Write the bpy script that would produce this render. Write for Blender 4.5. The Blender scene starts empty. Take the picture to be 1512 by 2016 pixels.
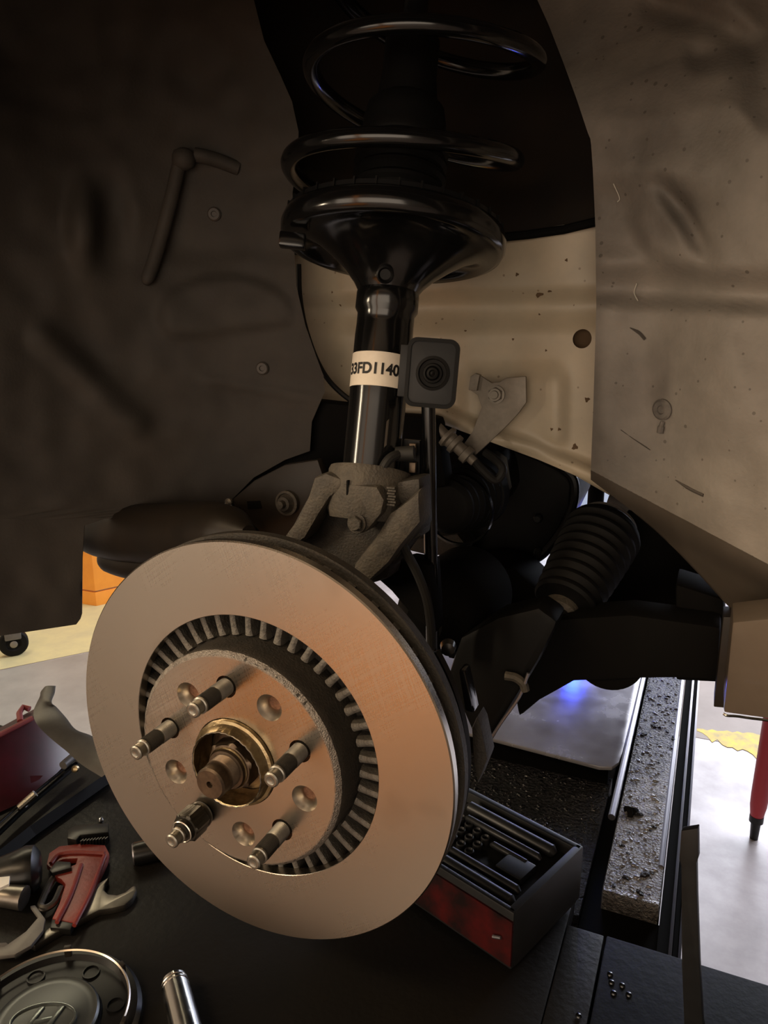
import bpy, bmesh, math, random
from mathutils import Vector, Matrix, noise
random.seed(7)
sc = bpy.context.scene
COL = sc.collection
V = Vector
PI = math.pi

# ------------------------------------------------------------------ camera
F_PX = 1480.0                                  # focal length in pixels of the 1512 x 2016 frame
PITCH, YAW = math.radians(13.886), math.radians(23.675)
CAM = V((0.28526, -0.40832, 0.29768))          # metres; origin = centre of the rotor face, Y inboard, Z up
c_right = V((math.cos(YAW), math.sin(YAW), 0))
c_head = V((-math.sin(YAW), math.cos(YAW), 0))
c_fwd = c_head * math.cos(PITCH) - V((0, 0, 1)) * math.sin(PITCH)
c_down = -c_head * math.sin(PITCH) - V((0, 0, 1)) * math.cos(PITCH)
cd = bpy.data.cameras.new('camera')
cd.sensor_fit = 'VERTICAL'; cd.sensor_height = 24.0; cd.lens = 24.0 * F_PX / 2016.0
cd.clip_start = 0.02; cd.clip_end = 60
cam = bpy.data.objects.new('camera', cd); COL.objects.link(cam)
cam.matrix_world = Matrix.Translation(CAM) @ Matrix((c_right, -c_down, -c_fwd)).transposed().to_4x4()
sc.camera = cam

# ------------------------------------------------------------------ world, lights, exposure
w = bpy.data.worlds.new('workshop_air'); sc.world = w; w.use_nodes = True
w.node_tree.nodes['Background'].inputs[0].default_value = (0.55, 0.50, 0.45, 1)
w.node_tree.nodes['Background'].inputs[1].default_value = 0.02
vs = sc.view_settings
vs.view_transform = 'Standard'; vs.look = 'None'; vs.gamma = 1.0; vs.use_curve_mapping = False
vs.exposure = 0.0
sc.cycles.use_denoising = True

def area(name, loc, target, size, power, color):
    l = bpy.data.lights.new(name, 'AREA'); l.shape = 'RECTANGLE'; l.size, l.size_y = size
    l.energy = power; l.color = color
    o = bpy.data.objects.new(name, l); COL.objects.link(o); o.location = loc
    o.rotation_euler = (V(target) - V(loc)).to_track_quat('-Z', 'Y').to_euler()
    return o
# assumed unseen tube fixtures under the ceiling: warm ones on this side of the car, cool ones beyond it
area('assumed_tube_warm', (-1.1, -2.3, 2.45), (-1.1, -2.3, 0), (2.4, 0.3), 66, (1.0, 0.74, 0.46))
area('assumed_tube_side', (-2.6, 1.6, 2.45), (-2.6, 1.6, 0), (0.3, 2.4), 45, (1.0, 0.86, 0.58))
area('assumed_standing_light', (-1.46, -1.12, 0.30), (0.05, 0.20, 0.15), (0.10, 1.2), 26, (1.0, 0.80, 0.56))  # assumed lamp, unseen, added to light the arch from the left
# added fill panels: soft warm one on this side, cool one beyond the car
area('fill_panel_near', (-0.2, -4.6, 0.42), (-0.1, 0.0, 0.35), (6.0, 2.5), 112, (1.0, 0.83, 0.65))
area('fill_panel_far', (0.9, 5.0, 1.05), (0.6, 0.0, 0.4), (4.0, 1.7), 190, (0.88, 0.91, 1.0))
area('assumed_tube_cool', (1.3, 2.8, 2.45), (1.3, 2.8, 0), (2.4, 0.5), 150, (0.90, 0.92, 1.0))  # assumed ceiling tube beyond the car, unseen

# ------------------------------------------------------------------ pixel helpers (photo pixel + a real plane -> point)
def ray(x, y):
    return c_right * ((x - 756) / F_PX) + c_down * ((y - 1008) / F_PX) + c_fwd
def AY(x, y, Y):
    d = ray(x, y); return CAM + d * ((Y - CAM.y) / d.y)
def AZ(x, y, Z):
    d = ray(x, y); return CAM + d * ((Z - CAM.z) / d.z)
def AX(x, y, X):
    d = ray(x, y); return CAM + d * ((X - CAM.x) / d.x)
def depth(P): return (P - CAM).dot(c_fwd)

# ------------------------------------------------------------------ materials
MATS = {}
def mat(name, col, rough=0.5, metal=0.0, col2=None, scale=30.0, bump=0.0, bscale=None, spec=0.5, fac=0.5,
        rough2=None, aniso=0.0, bdist=0.002, coat=0.0, emit=None, estr=0.0):
    m = bpy.data.materials.new(name); m.use_nodes = True
    nt = m.node_tree; b = nt.nodes['Principled BSDF']
    b.inputs['Base Color'].default_value = (*col, 1); b.inputs['Roughness'].default_value = rough
    b.inputs['Metallic'].default_value = metal; b.inputs['Specular IOR Level'].default_value = spec
    if coat: b.inputs['Coat Weight'].default_value = coat; b.inputs['Coat Roughness'].default_value = 0.08
    tc = nt.nodes.new('ShaderNodeTexCoord')
    if col2 is not None or rough2 is not None:
        n = nt.nodes.new('ShaderNodeTexNoise'); n.inputs['Scale'].default_value = scale
        n.inputs['Detail'].default_value = 6; n.inputs['Roughness'].default_value = 0.62
        nt.links.new(tc.outputs['Object'], n.inputs['Vector'])
        r = nt.nodes.new('ShaderNodeValToRGB')
        r.color_ramp.elements[0].position = max(0.0, fac - 0.16); r.color_ramp.elements[1].position = min(1.0, fac + 0.16)
        c2 = col2 or col
        r.color_ramp.elements[0].color = (*col, 1); r.color_ramp.elements[1].color = (*c2, 1)
        nt.links.new(n.outputs['Fac'], r.inputs['Fac']); nt.links.new(r.outputs['Color'], b.inputs['Base Color'])
        if rough2 is not None:
            mr = nt.nodes.new('ShaderNodeMapRange'); mr.inputs[1].default_value = 0.35; mr.inputs[2].default_value = 0.65
            mr.inputs[3].default_value = rough; mr.inputs[4].default_value = rough2
            nt.links.new(n.outputs['Fac'], mr.inputs[0]); nt.links.new(mr.outputs[0], b.inputs['Roughness'])
    if bump:
        n2 = nt.nodes.new('ShaderNodeTexNoise'); n2.inputs['Scale'].default_value = bscale or scale * 4
        n2.inputs['Detail'].default_value = 4
        nt.links.new(tc.outputs['Object'], n2.inputs['Vector'])
        bp = nt.nodes.new('ShaderNodeBump'); bp.inputs['Strength'].default_value = bump; bp.inputs['Distance'].default_value = bdist
        nt.links.new(n2.outputs['Fac'], bp.inputs['Height']); nt.links.new(bp.outputs['Normal'], b.inputs['Normal'])
    if aniso:
        b.inputs['Anisotropic'].default_value = aniso
        t = nt.nodes.new('ShaderNodeTangent'); t.direction_type = 'RADIAL'; t.axis = 'Y'
        nt.links.new(t.outputs['Tangent'], b.inputs['Tangent'])
    if emit:
        b.inputs['Emission Color'].default_value = (*emit, 1); b.inputs['Emission Strength'].default_value = estr
    MATS[name] = m
    return m
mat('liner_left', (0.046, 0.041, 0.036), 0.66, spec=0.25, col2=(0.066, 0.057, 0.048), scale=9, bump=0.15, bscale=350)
mat('liner_shade', (0.050, 0.040, 0.030), 0.65, spec=0.25, col2=(0.065, 0.052, 0.040), scale=12)  # darker brown standing in for shade on the lower right liner
mat('liner_right', (0.100, 0.090, 0.077), 0.6, fac=0.46, col2=(0.25, 0.22, 0.187), scale=4.5, bump=0.2, bscale=260)
mat('clip', (0.06, 0.05, 0.042), 0.55)
mat('clip_dusty', (0.16, 0.14, 0.12), 0.7, col2=(0.10, 0.09, 0.08), scale=120)
mat('apron_paint', (0.50, 0.41, 0.29), 0.45, col2=(0.40, 0.34, 0.25), scale=14, bump=0.05, fac=0.45)
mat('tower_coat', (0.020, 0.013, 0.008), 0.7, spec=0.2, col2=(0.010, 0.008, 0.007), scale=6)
mat('spot_dirt', (0.10, 0.06, 0.03), 0.9)
mat('black_gloss', (0.004, 0.004, 0.004), 0.16, spec=0.6)
mat('black_satin', (0.0055, 0.0055, 0.0058), 0.42, spec=0.28)
mat('black_rubber', (0.0045, 0.0042, 0.004), 0.62, spec=0.16)
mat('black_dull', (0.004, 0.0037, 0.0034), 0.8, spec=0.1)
mat('black_arm', (0.004, 0.0038, 0.0036), 0.5, spec=0.15)
mat('rubber_grey', (0.018, 0.017, 0.0155), 0.6, spec=0.3)
mat('brown_plastic', (0.022, 0.016, 0.011), 0.45, spec=0.35, col2=(0.015, 0.012, 0.009), scale=20)
mat('label_paper', (0.80, 0.72, 0.60), 0.55, col2=(0.72, 0.64, 0.52), scale=60)
mat('ink', (0.008, 0.007, 0.007), 0.6)
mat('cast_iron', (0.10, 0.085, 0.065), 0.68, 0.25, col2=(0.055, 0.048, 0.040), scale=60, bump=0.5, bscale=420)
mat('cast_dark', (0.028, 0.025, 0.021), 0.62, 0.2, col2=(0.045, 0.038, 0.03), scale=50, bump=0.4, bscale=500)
mat('cast_vane', (0.20, 0.185, 0.16), 0.65, 0.5, col2=(0.11, 0.10, 0.088), scale=90, bump=0.5, bscale=600)
mat('hat_edge', (0.33, 0.30, 0.265), 0.5, 0.9, col2=(0.20, 0.18, 0.16), scale=260, bump=0.7, bscale=900)
mat('steel_stud', (0.30, 0.285, 0.25), 0.38, 0.95, col2=(0.20, 0.19, 0.165), scale=150)
mat('steel_stud_dark', (0.085, 0.08, 0.07), 0.38, 0.9)
mat('steel_bright', (0.62, 0.58, 0.50), 0.25, 1.0)
mat('chrome', (0.62, 0.61, 0.58), 0.16, 1.0, rough2=0.28, scale=40)
mat('gold_zinc', (0.46, 0.37, 0.22), 0.30, 1.0, col2=(0.26, 0.19, 0.10), scale=60, bump=0.2, bscale=300)
mat('brown_steel', (0.15, 0.11, 0.075), 0.40, 0.85, col2=(0.08, 0.058, 0.042), scale=120)
mat('rust', (0.13, 0.06, 0.032), 0.85, 0.2, col2=(0.24, 0.12, 0.07), scale=300, bump=0.8, bscale=700)
mat('nut_dark', (0.045, 0.042, 0.035), 0.30, 0.85)
mat('bolt_grey', (0.24, 0.215, 0.18), 0.5, 0.6)
mat('bracket_steel', (0.25, 0.22, 0.18), 0.5, 0.35, col2=(0.18, 0.155, 0.125), scale=60)
mat('red_paint', (0.21, 0.026, 0.018), 0.42, col2=(0.155, 0.018, 0.013), scale=50, bump=0.15, bscale=300)
mat('red_dark', (0.085, 0.008, 0.014), 0.35, col2=(0.055, 0.008, 0.010), scale=30)
mat('red_edge', (0.42, 0.10, 0.10), 0.4)
mat('red_post', (0.36, 0.022, 0.03), 0.45)
mat('orange_paint', (0.90, 0.36, 0.05), 0.5, col2=(0.82, 0.31, 0.045), scale=12)
mat('grey_steel', (0.165, 0.153, 0.138), 0.5, 0.4, col2=(0.13, 0.119, 0.107), scale=40)
mat('wrench_steel', (0.21, 0.19, 0.163), 0.33, 0.9, col2=(0.15, 0.137, 0.117), scale=60)
mat('bar_black', (0.010, 0.0105, 0.011), 0.45, spec=0.3, col2=(0.007, 0.007, 0.0075), scale=70)
mat('dark_steel', (0.030, 0.028, 0.026), 0.32, 0.7, col2=(0.018, 0.018, 0.018), scale=60)
mat('deck_black', (0.010, 0.0085, 0.0068), 0.6, spec=0.12, col2=(0.010, 0.0095, 0.009), scale=9, bump=0.25, bscale=160, rough2=0.35)
mat('plate_black', (0.006, 0.0062, 0.0062), 0.5, spec=0.10, col2=(0.004, 0.004, 0.004), scale=18, bump=0.2, bscale=120)
mat('plate_grey', (0.50, 0.475, 0.49), 0.16, 0.4, col2=(0.60, 0.575, 0.585), scale=12, bump=0.08, bscale=60, rough2=0.3)
mat('machined_cone', (0.50, 0.46, 0.40), 0.30, 1.0)
mat('floor_bare', (0.20, 0.16, 0.135), 0.5, col2=(0.27, 0.22, 0.19), scale=4)
mat('grime_wet', (0.022, 0.022, 0.026), 0.22, 0.3, col2=(0.035, 0.034, 0.038), scale=40, bump=1.0, bscale=210, bdist=0.014)
mat('grime_grey', (0.36, 0.35, 0.35), 0.25, 0.5, col2=(0.14, 0.135, 0.135), scale=60, bump=1.0, bscale=300, fac=0.55, bdist=0.008)
mat('rail_steel', (0.30, 0.29, 0.31), 0.28, 0.9)
mat('case_black', (0.016, 0.016, 0.017), 0.42, col2=(0.011, 0.011, 0.011), scale=40)
mat('case_red', (0.010, 0.0035, 0.0035), 0.5, spec=0.3, col2=(0.085, 0.004, 0.004), scale=24, fac=0.56)
mat('cap_black', (0.007, 0.007, 0.0073), 0.34, spec=0.18)
mat('cap_grey', (0.060, 0.066, 0.065), 0.32, 0.4)
mat('emblem', (0.15, 0.17, 0.165), 0.22, 0.7)
mat('wire_steel', (0.42, 0.37, 0.31), 0.32, 1.0)
mat('white_paint', (0.75, 0.72, 0.66), 0.6)
mat('concrete', (0.22, 0.19, 0.192), 0.40, col2=(0.47, 0.43, 0.44), scale=3.4, bump=0.05, bscale=60, rough2=0.25)
mat('floor_yellow', (0.62, 0.56, 0.30), 0.45, col2=(0.50, 0.46, 0.28), scale=7)
mat('floor_grey', (0.24, 0.235, 0.22), 0.42, col2=(0.32, 0.31, 0.29), scale=5)
mat('paint_yellow', (0.70, 0.50, 0.03), 0.55, col2=(0.34, 0.27, 0.12), scale=22)
mat('paint_red', (0.55, 0.10, 0.09), 0.55)
mat('wall_blue', (0.52, 0.66, 0.92), 0.6, col2=(0.60, 0.72, 0.92), scale=4)
mat('wall_cream', (0.55, 0.48, 0.38), 0.7, col2=(0.48, 0.42, 0.34), scale=3)
mat('body_paint', (0.155, 0.122, 0.092), 0.36, col2=(0.13, 0.102, 0.078), scale=18, coat=0.4)
mat('body_dark', (0.03, 0.027, 0.023), 0.55)
mat('hair_fibre', (0.45, 0.42, 0.36), 0.6)

def add_specks(name, scale, r, col):
    m = MATS[name]; nt = m.node_tree; b = nt.nodes['Principled BSDF']
    src = b.inputs['Base Color'].links[0].from_socket
    tc = nt.nodes.new('ShaderNodeTexCoord'); v = nt.nodes.new('ShaderNodeTexVoronoi'); v.inputs['Scale'].default_value = scale
    nt.links.new(tc.outputs['Object'], v.inputs['Vector'])
    n = nt.nodes.new('ShaderNodeTexNoise'); n.inputs['Scale'].default_value = 16; nt.links.new(tc.outputs['Object'], n.inputs['Vector'])
    ad = nt.nodes.new('ShaderNodeMath'); ad.operation = 'MULTIPLY_ADD'; ad.inputs[1].default_value = -r * 2.6; ad.inputs[2].default_value = r * 2.5
    nt.links.new(n.outputs['Fac'], ad.inputs[0])
    lt = nt.nodes.new('ShaderNodeMath'); lt.operation = 'LESS_THAN'
    nt.links.new(v.outputs['Distance'], lt.inputs[0]); nt.links.new(ad.outputs[0], lt.inputs[1])
    fa = nt.nodes.new('ShaderNodeMath'); fa.operation = 'MULTIPLY'; fa.inputs[1].default_value = 0.6; nt.links.new(lt.outputs[0], fa.inputs[0])
    mx = nt.nodes.new('ShaderNodeMix'); mx.data_type = 'RGBA'; mx.inputs[7].default_value = (*col, 1)
    nt.links.new(fa.outputs[0], mx.inputs[0]); nt.links.new(src, mx.inputs[6]); nt.links.new(mx.outputs[2], b.inputs['Base Color'])
add_specks('liner_right', 75, 0.085, (0.055, 0.045, 0.035))
add_specks('apron_paint', 60, 0.06, (0.12, 0.08, 0.045))

# machined rotor faces: turned finish plus the two-way grinding marks
def rotor_mat():
    m = mat('rotor_face', (0.52, 0.475, 0.41), 0.30, 1.0, aniso=0.5)
    nt = m.node_tree; b = nt.nodes['Principled BSDF']
    tc = nt.nodes.new('ShaderNodeTexCoord')
    prev = None
    for ang, sc_ in ((0.35, 900), (-0.95, 820)):
        mp = nt.nodes.new('ShaderNodeMapping'); mp.inputs['Rotation'].default_value = (0, ang, 0)
        nt.links.new(tc.outputs['Object'], mp.inputs['Vector'])
        m0 = mp; mp = nt.nodes.new('ShaderNodeMapping'); mp.inputs['Scale'].default_value = (1, 1, 0.015)
        nt.links.new(m0.outputs['Vector'], mp.inputs['Vector'])
        n = nt.nodes.new('ShaderNodeTexNoise'); n.inputs['Scale'].default_value = sc_; n.inputs['Detail'].default_value = 1
        nt.links.new(mp.outputs['Vector'], n.inputs['Vector'])
        if prev is None: prev = n.outputs['Fac']
        else:
            a = nt.nodes.new('ShaderNodeMath'); a.operation = 'ADD'
            nt.links.new(prev, a.inputs[0]); nt.links.new(n.outputs['Fac'], a.inputs[1]); prev = a.outputs[0]
    big = nt.nodes.new('ShaderNodeTexNoise'); big.inputs['Scale'].default_value = 11; big.inputs['Detail'].default_value = 3
    nt.links.new(tc.outputs['Object'], big.inputs['Vector'])
    msk = nt.nodes.new('ShaderNodeMapRange'); msk.inputs[1].default_value = 0.46; msk.inputs[2].default_value = 0.62
    nt.links.new(big.outputs['Fac'], msk.inputs[0])
    mr = nt.nodes.new('ShaderNodeMapRange'); mr.inputs[1].default_value = 0.7; mr.inputs[2].default_value = 1.3
    mr.inputs[3].default_value = -1; mr.inputs[4].default_value = 1
    nt.links.new(prev, mr.inputs[0])
    mu = nt.nodes.new('ShaderNodeMath'); mu.operation = 'MULTIPLY'
    nt.links.new(mr.outputs[0], mu.inputs[0]); nt.links.new(msk.outputs[0], mu.inputs[1])
    r2 = nt.nodes.new('ShaderNodeMath'); r2.operation = 'MULTIPLY_ADD'
    r2.inputs[1].default_value = 0.03; r2.inputs[2].default_value = 0.28
    nt.links.new(mu.outputs[0], r2.inputs[0]); nt.links.new(r2.outputs[0], b.inputs['Roughness'])
    mx = nt.nodes.new('ShaderNodeMix'); mx.data_type = 'RGBA'
    mx.inputs[6].default_value = (0.43, 0.392, 0.335, 1); mx.inputs[7].default_value = (0.475, 0.433, 0.375, 1)
    f = nt.nodes.new('ShaderNodeMath'); f.operation = 'MULTIPLY_ADD'; f.inputs[1].default_value = 0.5; f.inputs[2].default_value = 0.5
    nt.links.new(mu.outputs[0], f.inputs[0]); nt.links.new(f.outputs[0], mx.inputs[0])
    # oily finger smears
    n3 = nt.nodes.new('ShaderNodeTexNoise'); n3.inputs['Scale'].default_value = 19; n3.inputs['Detail'].default_value = 2
    nt.links.new(tc.outputs['Object'], n3.inputs['Vector'])
    m3 = nt.nodes.new('ShaderNodeMapRange'); m3.inputs[1].default_value = 0.60; m3.inputs[2].default_value = 0.72
    m3.inputs[4].default_value = 0.35
    nt.links.new(n3.outputs['Fac'], m3.inputs[0])
    mx2 = nt.nodes.new('ShaderNodeMix'); mx2.data_type = 'RGBA'; mx2.inputs[7].default_value = (0.30, 0.25, 0.19, 1)
    nt.links.new(m3.outputs[0], mx2.inputs[0]); nt.links.new(mx.outputs[2], mx2.inputs[6])
    nt.links.new(mx2.outputs[2], b.inputs['Base Color'])
    return m
rotor_mat()

# ------------------------------------------------------------------ object helpers
ORG = {}
def thing(name, label, cat, loc=(0, 0, 0), group=None, kind=None):
    o = bpy.data.objects.new(name, None); COL.objects.link(o); o.empty_display_size = 0.02
    o.location = loc; ORG[o] = V(loc)
    o['label'] = label; o['category'] = cat
    if group: o['group'] = group
    if kind: o['kind'] = kind
    return o
def tag(o, label, cat, group=None, kind=None):
    o['label'] = label; o['category'] = cat
    if group: o['group'] = group
    if kind: o['kind'] = kind
    return o

class MB:
    def __init__(s): s.v = []; s.f = []
    def add(s, vs_, fs):
        o = len(s.v); s.v += [V(p) for p in vs_]; s.f += [tuple(i + o for i in f) for f in fs]; return s
    def mesh(s, name, m, off=V((0, 0, 0)), smooth=35):
        me = bpy.data.meshes.new(name); me.from_pydata([p - off for p in s.v], [], s.f); me.update()
        bm = bmesh.new(); bm.from_mesh(me)
        bmesh.ops.recalc_face_normals(bm, faces=bm.faces); bm.to_mesh(me); bm.free()
        me.materials.append(MATS[m])
        if smooth:
            me.polygons.foreach_set('use_smooth', [True] * len(me.polygons)); me.set_sharp_from_angle(angle=math.radians(smooth))
        return me
    def build(s, name, m, parent=None, smooth=35, bevel=0.0, seg=2, label=None, kind=None):
        off = ORG[parent] if parent is not None else V((0, 0, 0))
        if parent is None:      # put the origin of a one-mesh thing at its base
            lo = V((sum(p.x for p in s.v), sum(p.y for p in s.v), 0)) / len(s.v); lo.z = min(p.z for p in s.v); off = lo
        me = s.mesh(name, m, off, smooth)
        if bevel: bevel_mesh(me, bevel, seg, smooth)
        o = bpy.data.objects.new(name, me); COL.objects.link(o)
        if parent is not None: o.parent = parent; ORG[o] = off
        else: o.location = off; ORG[o] = off
        if label: o['label'] = label
        if kind: o['kind'] = kind
        return o
    # --- shapes
    def box(s, c, ex, ey, ez, hx, hy, hz):
        c, ex, ey, ez = V(c), V(ex).normalized(), V(ey).normalized(), V(ez).normalized()
        p = [c + ex * hx * i + ey * hy * j + ez * hz * k for k in (-1, 1) for j in (-1, 1) for i in (-1, 1)]
        return s.add(p, [(0, 1, 3, 2), (4, 6, 7, 5), (0, 4, 5, 1), (2, 3, 7, 6), (0, 2, 6, 4), (1, 5, 7, 3)])
    def aabb(s, x0, x1, y0, y1, z0, z1):
        return s.box(((x0 + x1) / 2, (y0 + y1) / 2, (z0 + z1) / 2), (1, 0, 0), (0, 1, 0), (0, 0, 1), (x1 - x0) / 2, (y1 - y0) / 2, (z1 - z0) / 2)
    def prism(s, pts, vec):
        n = len(pts); pts = [V(p) for p in pts]; vec = V(vec)
        return s.add(pts + [p + vec for p in pts], [tuple(range(n)), tuple(range(2 * n - 1, n - 1, -1))] + [(i, (i + 1) % n, (i + 1) % n + n, i + n) for i in range(n)])
    def lathe(s, o, ax, prof, seg=48, e1=None, caps=True, rmod=None, closed=False):
        o = V(o); ax = V(ax).normalized()
        e1 = V(e1) if e1 is not None else (V((0, 0, 1)) if abs(ax.z) < 0.9 else V((1, 0, 0)))
        e1 = (e1 - ax * e1.dot(ax)).normalized(); e2 = ax.cross(e1)
        vs_, fs = [], []
        n = len(prof)
        for k, (t, r) in enumerate(prof):
            for j in range(seg):
                a = 2 * PI * j / seg
                rr, tt = (r, t) if rmod is None else rmod(r, t, a, k)
                vs_.append(o + ax * tt + (e1 * math.cos(a) + e2 * math.sin(a)) * rr)
        for k in range(n - 1 if not closed else n):
            for j in range(seg):
                a, b = k * seg, ((k + 1) % n) * seg
                fs.append((a + j, a + (j + 1) % seg, b + (j + 1) % seg, b + j))
        if caps and not closed:
            if prof[0][1] > 1e-6: fs.append(tuple(range(seg)))
            if prof[-1][1] > 1e-6: fs.append(tuple(range((n - 1) * seg, n * seg))[::-1])
        return s.add(vs_, fs)
    def tube(s, pts, r, seg=10, flat=None, caps=True):
        pts = [V(p) for p in pts]; n = len(pts)
        rs = r if isinstance(r, (list, tuple)) else [r] * n
        up = None; vs_, fs = [], []
        for i, p in enumerate(pts):
            t = (pts[min(i + 1, n - 1)] - pts[max(i - 1, 0)]).normalized()
            if up is None:
                up = V((0, 0, 1)) if abs(t.z) < 0.85 else V((0, 1, 0))
            up = (up - t * up.dot(t)).normalized(); sd = t.cross(up)
            fy = 1.0 if flat is None else flat
            for j in range(seg):
                a = 2 * PI * j / seg
                vs_.append(p + up * math.sin(a) * rs[i] + sd * math.cos(a) * rs[i] * fy)
        for i in range(n - 1):
            for j in range(seg):
                fs.append((i * seg + j, i * seg + (j + 1) % seg, (i + 1) * seg + (j + 1) % seg, (i + 1) * seg + j))
        if caps: fs += [tuple(range(seg))[::-1], tuple(range((n - 1) * seg, n * seg))]
        return s.add(vs_, fs)

def bevel_mesh(me, width, seg=2, smooth=35):
    bm = bmesh.new(); bm.from_mesh(me)
    ed = [e for e in bm.edges if len(e.link_faces) == 2 and e.calc_face_angle(0) > 0.5]
    bmesh.ops.bevel(bm, geom=ed, offset=width, segments=seg, affect='EDGES', profile=0.6, clamp_overlap=True)
    bm.to_mesh(me); bm.free()
    me.polygons.foreach_set('use_smooth', [True] * len(me.polygons)); me.set_sharp_from_angle(angle=math.radians(smooth))

def curve_pts(pts, n=8):
    """Catmull-Rom through the points."""
    pts = [V(p) for p in pts]; out = []
    P = [2 * pts[0] - pts[1]] + pts + [2 * pts[-1] - pts[-2]]
    for i in range(1, len(P) - 2):
        for k in range(n):
            t = k / n; a, b, c, d = P[i - 1], P[i], P[i + 1], P[i + 2]
            out.append(0.5 * ((2 * b) + (c - a) * t + (2 * a - 5 * b + 4 * c - d) * t * t + (3 * b - a - 3 * c + d) * t ** 3))
    out.append(pts[-1]); return out
def copy_mesh(me, name, parent, matrix):
    o = bpy.data.objects.new(name, me); COL.objects.link(o); o.parent = parent; o.matrix_local = matrix
    ORG[o] = ORG[parent]; return o
def ringpoly(cx, cz, r, n=24, y=0.0, ph=0.0):
    return [(cx + r * math.cos(ph + 2 * PI * i / n), y, cz + r * math.sin(ph + 2 * PI * i / n)) for i in range(n)]
def plate_with_holes(outer_r, holes, y0, y1, n=128):
    """annular plate in the XZ plane with round holes, filled by a 2D curve"""
    cu = bpy.data.curves.new('tmp', 'CURVE'); cu.dimensions = '2D'; cu.fill_mode = 'BOTH'; cu.extrude = (y1 - y0) / 2
    for cx, cz, r, k in [(0, 0, outer_r, n)] + holes:
        sp = cu.splines.new('POLY'); sp.points.add(k - 1); sp.use_cyclic_u = True
        for i in range(k): sp.points[i].co = (cx + r * math.cos(2 * PI * i / k), cz + r * math.sin(2 * PI * i / k), 0, 1)
    o = bpy.data.objects.new('tmp', cu); COL.objects.link(o)
    dg = bpy.context.evaluated_depsgraph_get(); me = bpy.data.meshes.new_from_object(o.evaluated_get(dg))
    bpy.data.objects.remove(o)
    mb = MB(); mb.add([(p.co.x, p.co.z + (y0 + y1) / 2, p.co.y) for p in me.vertices], [tuple(f.vertices) for f in me.polygons])
    return mb
def text_points(txt, size, bold=0.0):
    cu = bpy.data.curves.new('tmp', 'FONT'); cu.body = txt; cu.size = size; cu.offset = bold
    o = bpy.data.objects.new('tmp', cu); COL.objects.link(o)
    dg = bpy.context.evaluated_depsgraph_get(); me = bpy.data.meshes.new_from_object(o.evaluated_get(dg))
    bpy.data.objects.remove(o)
    return [p.co.copy() for p in me.vertices], [tuple(f.vertices) for f in me.polygons]
def interp(tab, y):
    if y <= tab[0][0]: return tab[0][1]
    for (a, va), (b, vb) in zip(tab, tab[1:]):
        if y <= b: return va + (vb - va) * (y - a) / (b - a)
    return tab[-1][1]
def smin(vals, k=14.0):
    m = min(vals); return m - math.log(sum(math.exp(-(v - m) * k) for v in vals)) / k
def seg_d(x, y, a, b):
    ax, ay = a; bx, by = b; L = (bx - ax) ** 2 + (by - ay) ** 2
    t = max(0, min(1, ((x - ax) * (bx - ax) + (y - ay) * (by - ay)) / L))
    return math.hypot(x - ax - t * (bx - ax), y - ay - t * (by - ay)), t
def sstep(a, b, x):
    t = max(0.0, min(1.0, (x - a) / (b - a))); return t * t * (3 - 2 * t)
def slab_px(poly, Y, th): 
    mb = MB(); mb.prism([AY(x, y, Y) for x, y in poly], (0, th, 0)); return mb
def slab_z(poly, Z, th):
    mb = MB(); mb.prism([AZ(x, y, Z) for x, y in poly], (0, 0, th)); return mb
def sheet(rows, th, back):
    """rows of points -> closed thin sheet, thickness th along vector back"""
    mb = MB(); nr, ncl = len(rows), len(rows[0]); flat_ = [p for r in rows for p in r]; bk = [p + back * th for p in flat_]
    N = nr * ncl; fs = []
    for i in range(nr - 1):
        for j in range(ncl - 1):
            a = i * ncl + j; fs.append((a, a + 1, a + ncl + 1, a + ncl)); fs.append((a + N, a + ncl + N, a + ncl + 1 + N, a + 1 + N))
    for i in range(nr - 1):
        for j in (0, ncl - 1):
            a = i * ncl + j; fs.append((a, a + ncl, a + ncl + N, a + N))
    for j in range(ncl - 1):
        for i in (0, nr - 1):
            a = i * ncl + j; fs.append((a, a + 1, a + 1 + N, a + N))
    mb.add(flat_ + bk, fs); return mb
def cut(o, cutter_mb):
    cme = cutter_mb.mesh('cutter', 'black_dull', ORG[o], 0); co = bpy.data.objects.new('cutter', cme); COL.objects.link(co)
    co.matrix_world = Matrix.Translation(ORG[o]) if o.parent is None else Matrix.Translation(ORG[o])
    md = o.modifiers.new('cut', 'BOOLEAN'); md.object = co; md.operation = 'DIFFERENCE'; md.solver = 'EXACT'
    bpy.context.view_layer.update()
    dg = bpy.context.evaluated_depsgraph_get(); me = bpy.data.meshes.new_from_object(o.evaluated_get(dg))
    o.modifiers.clear(); o.data = me; bpy.data.objects.remove(co)
def struct(mb, name, m, **k):
    o = mb.build(name, m, None, **k); o['kind'] = 'structure'; return o

FLOOR, DECK = -0.98, -0.28
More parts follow.
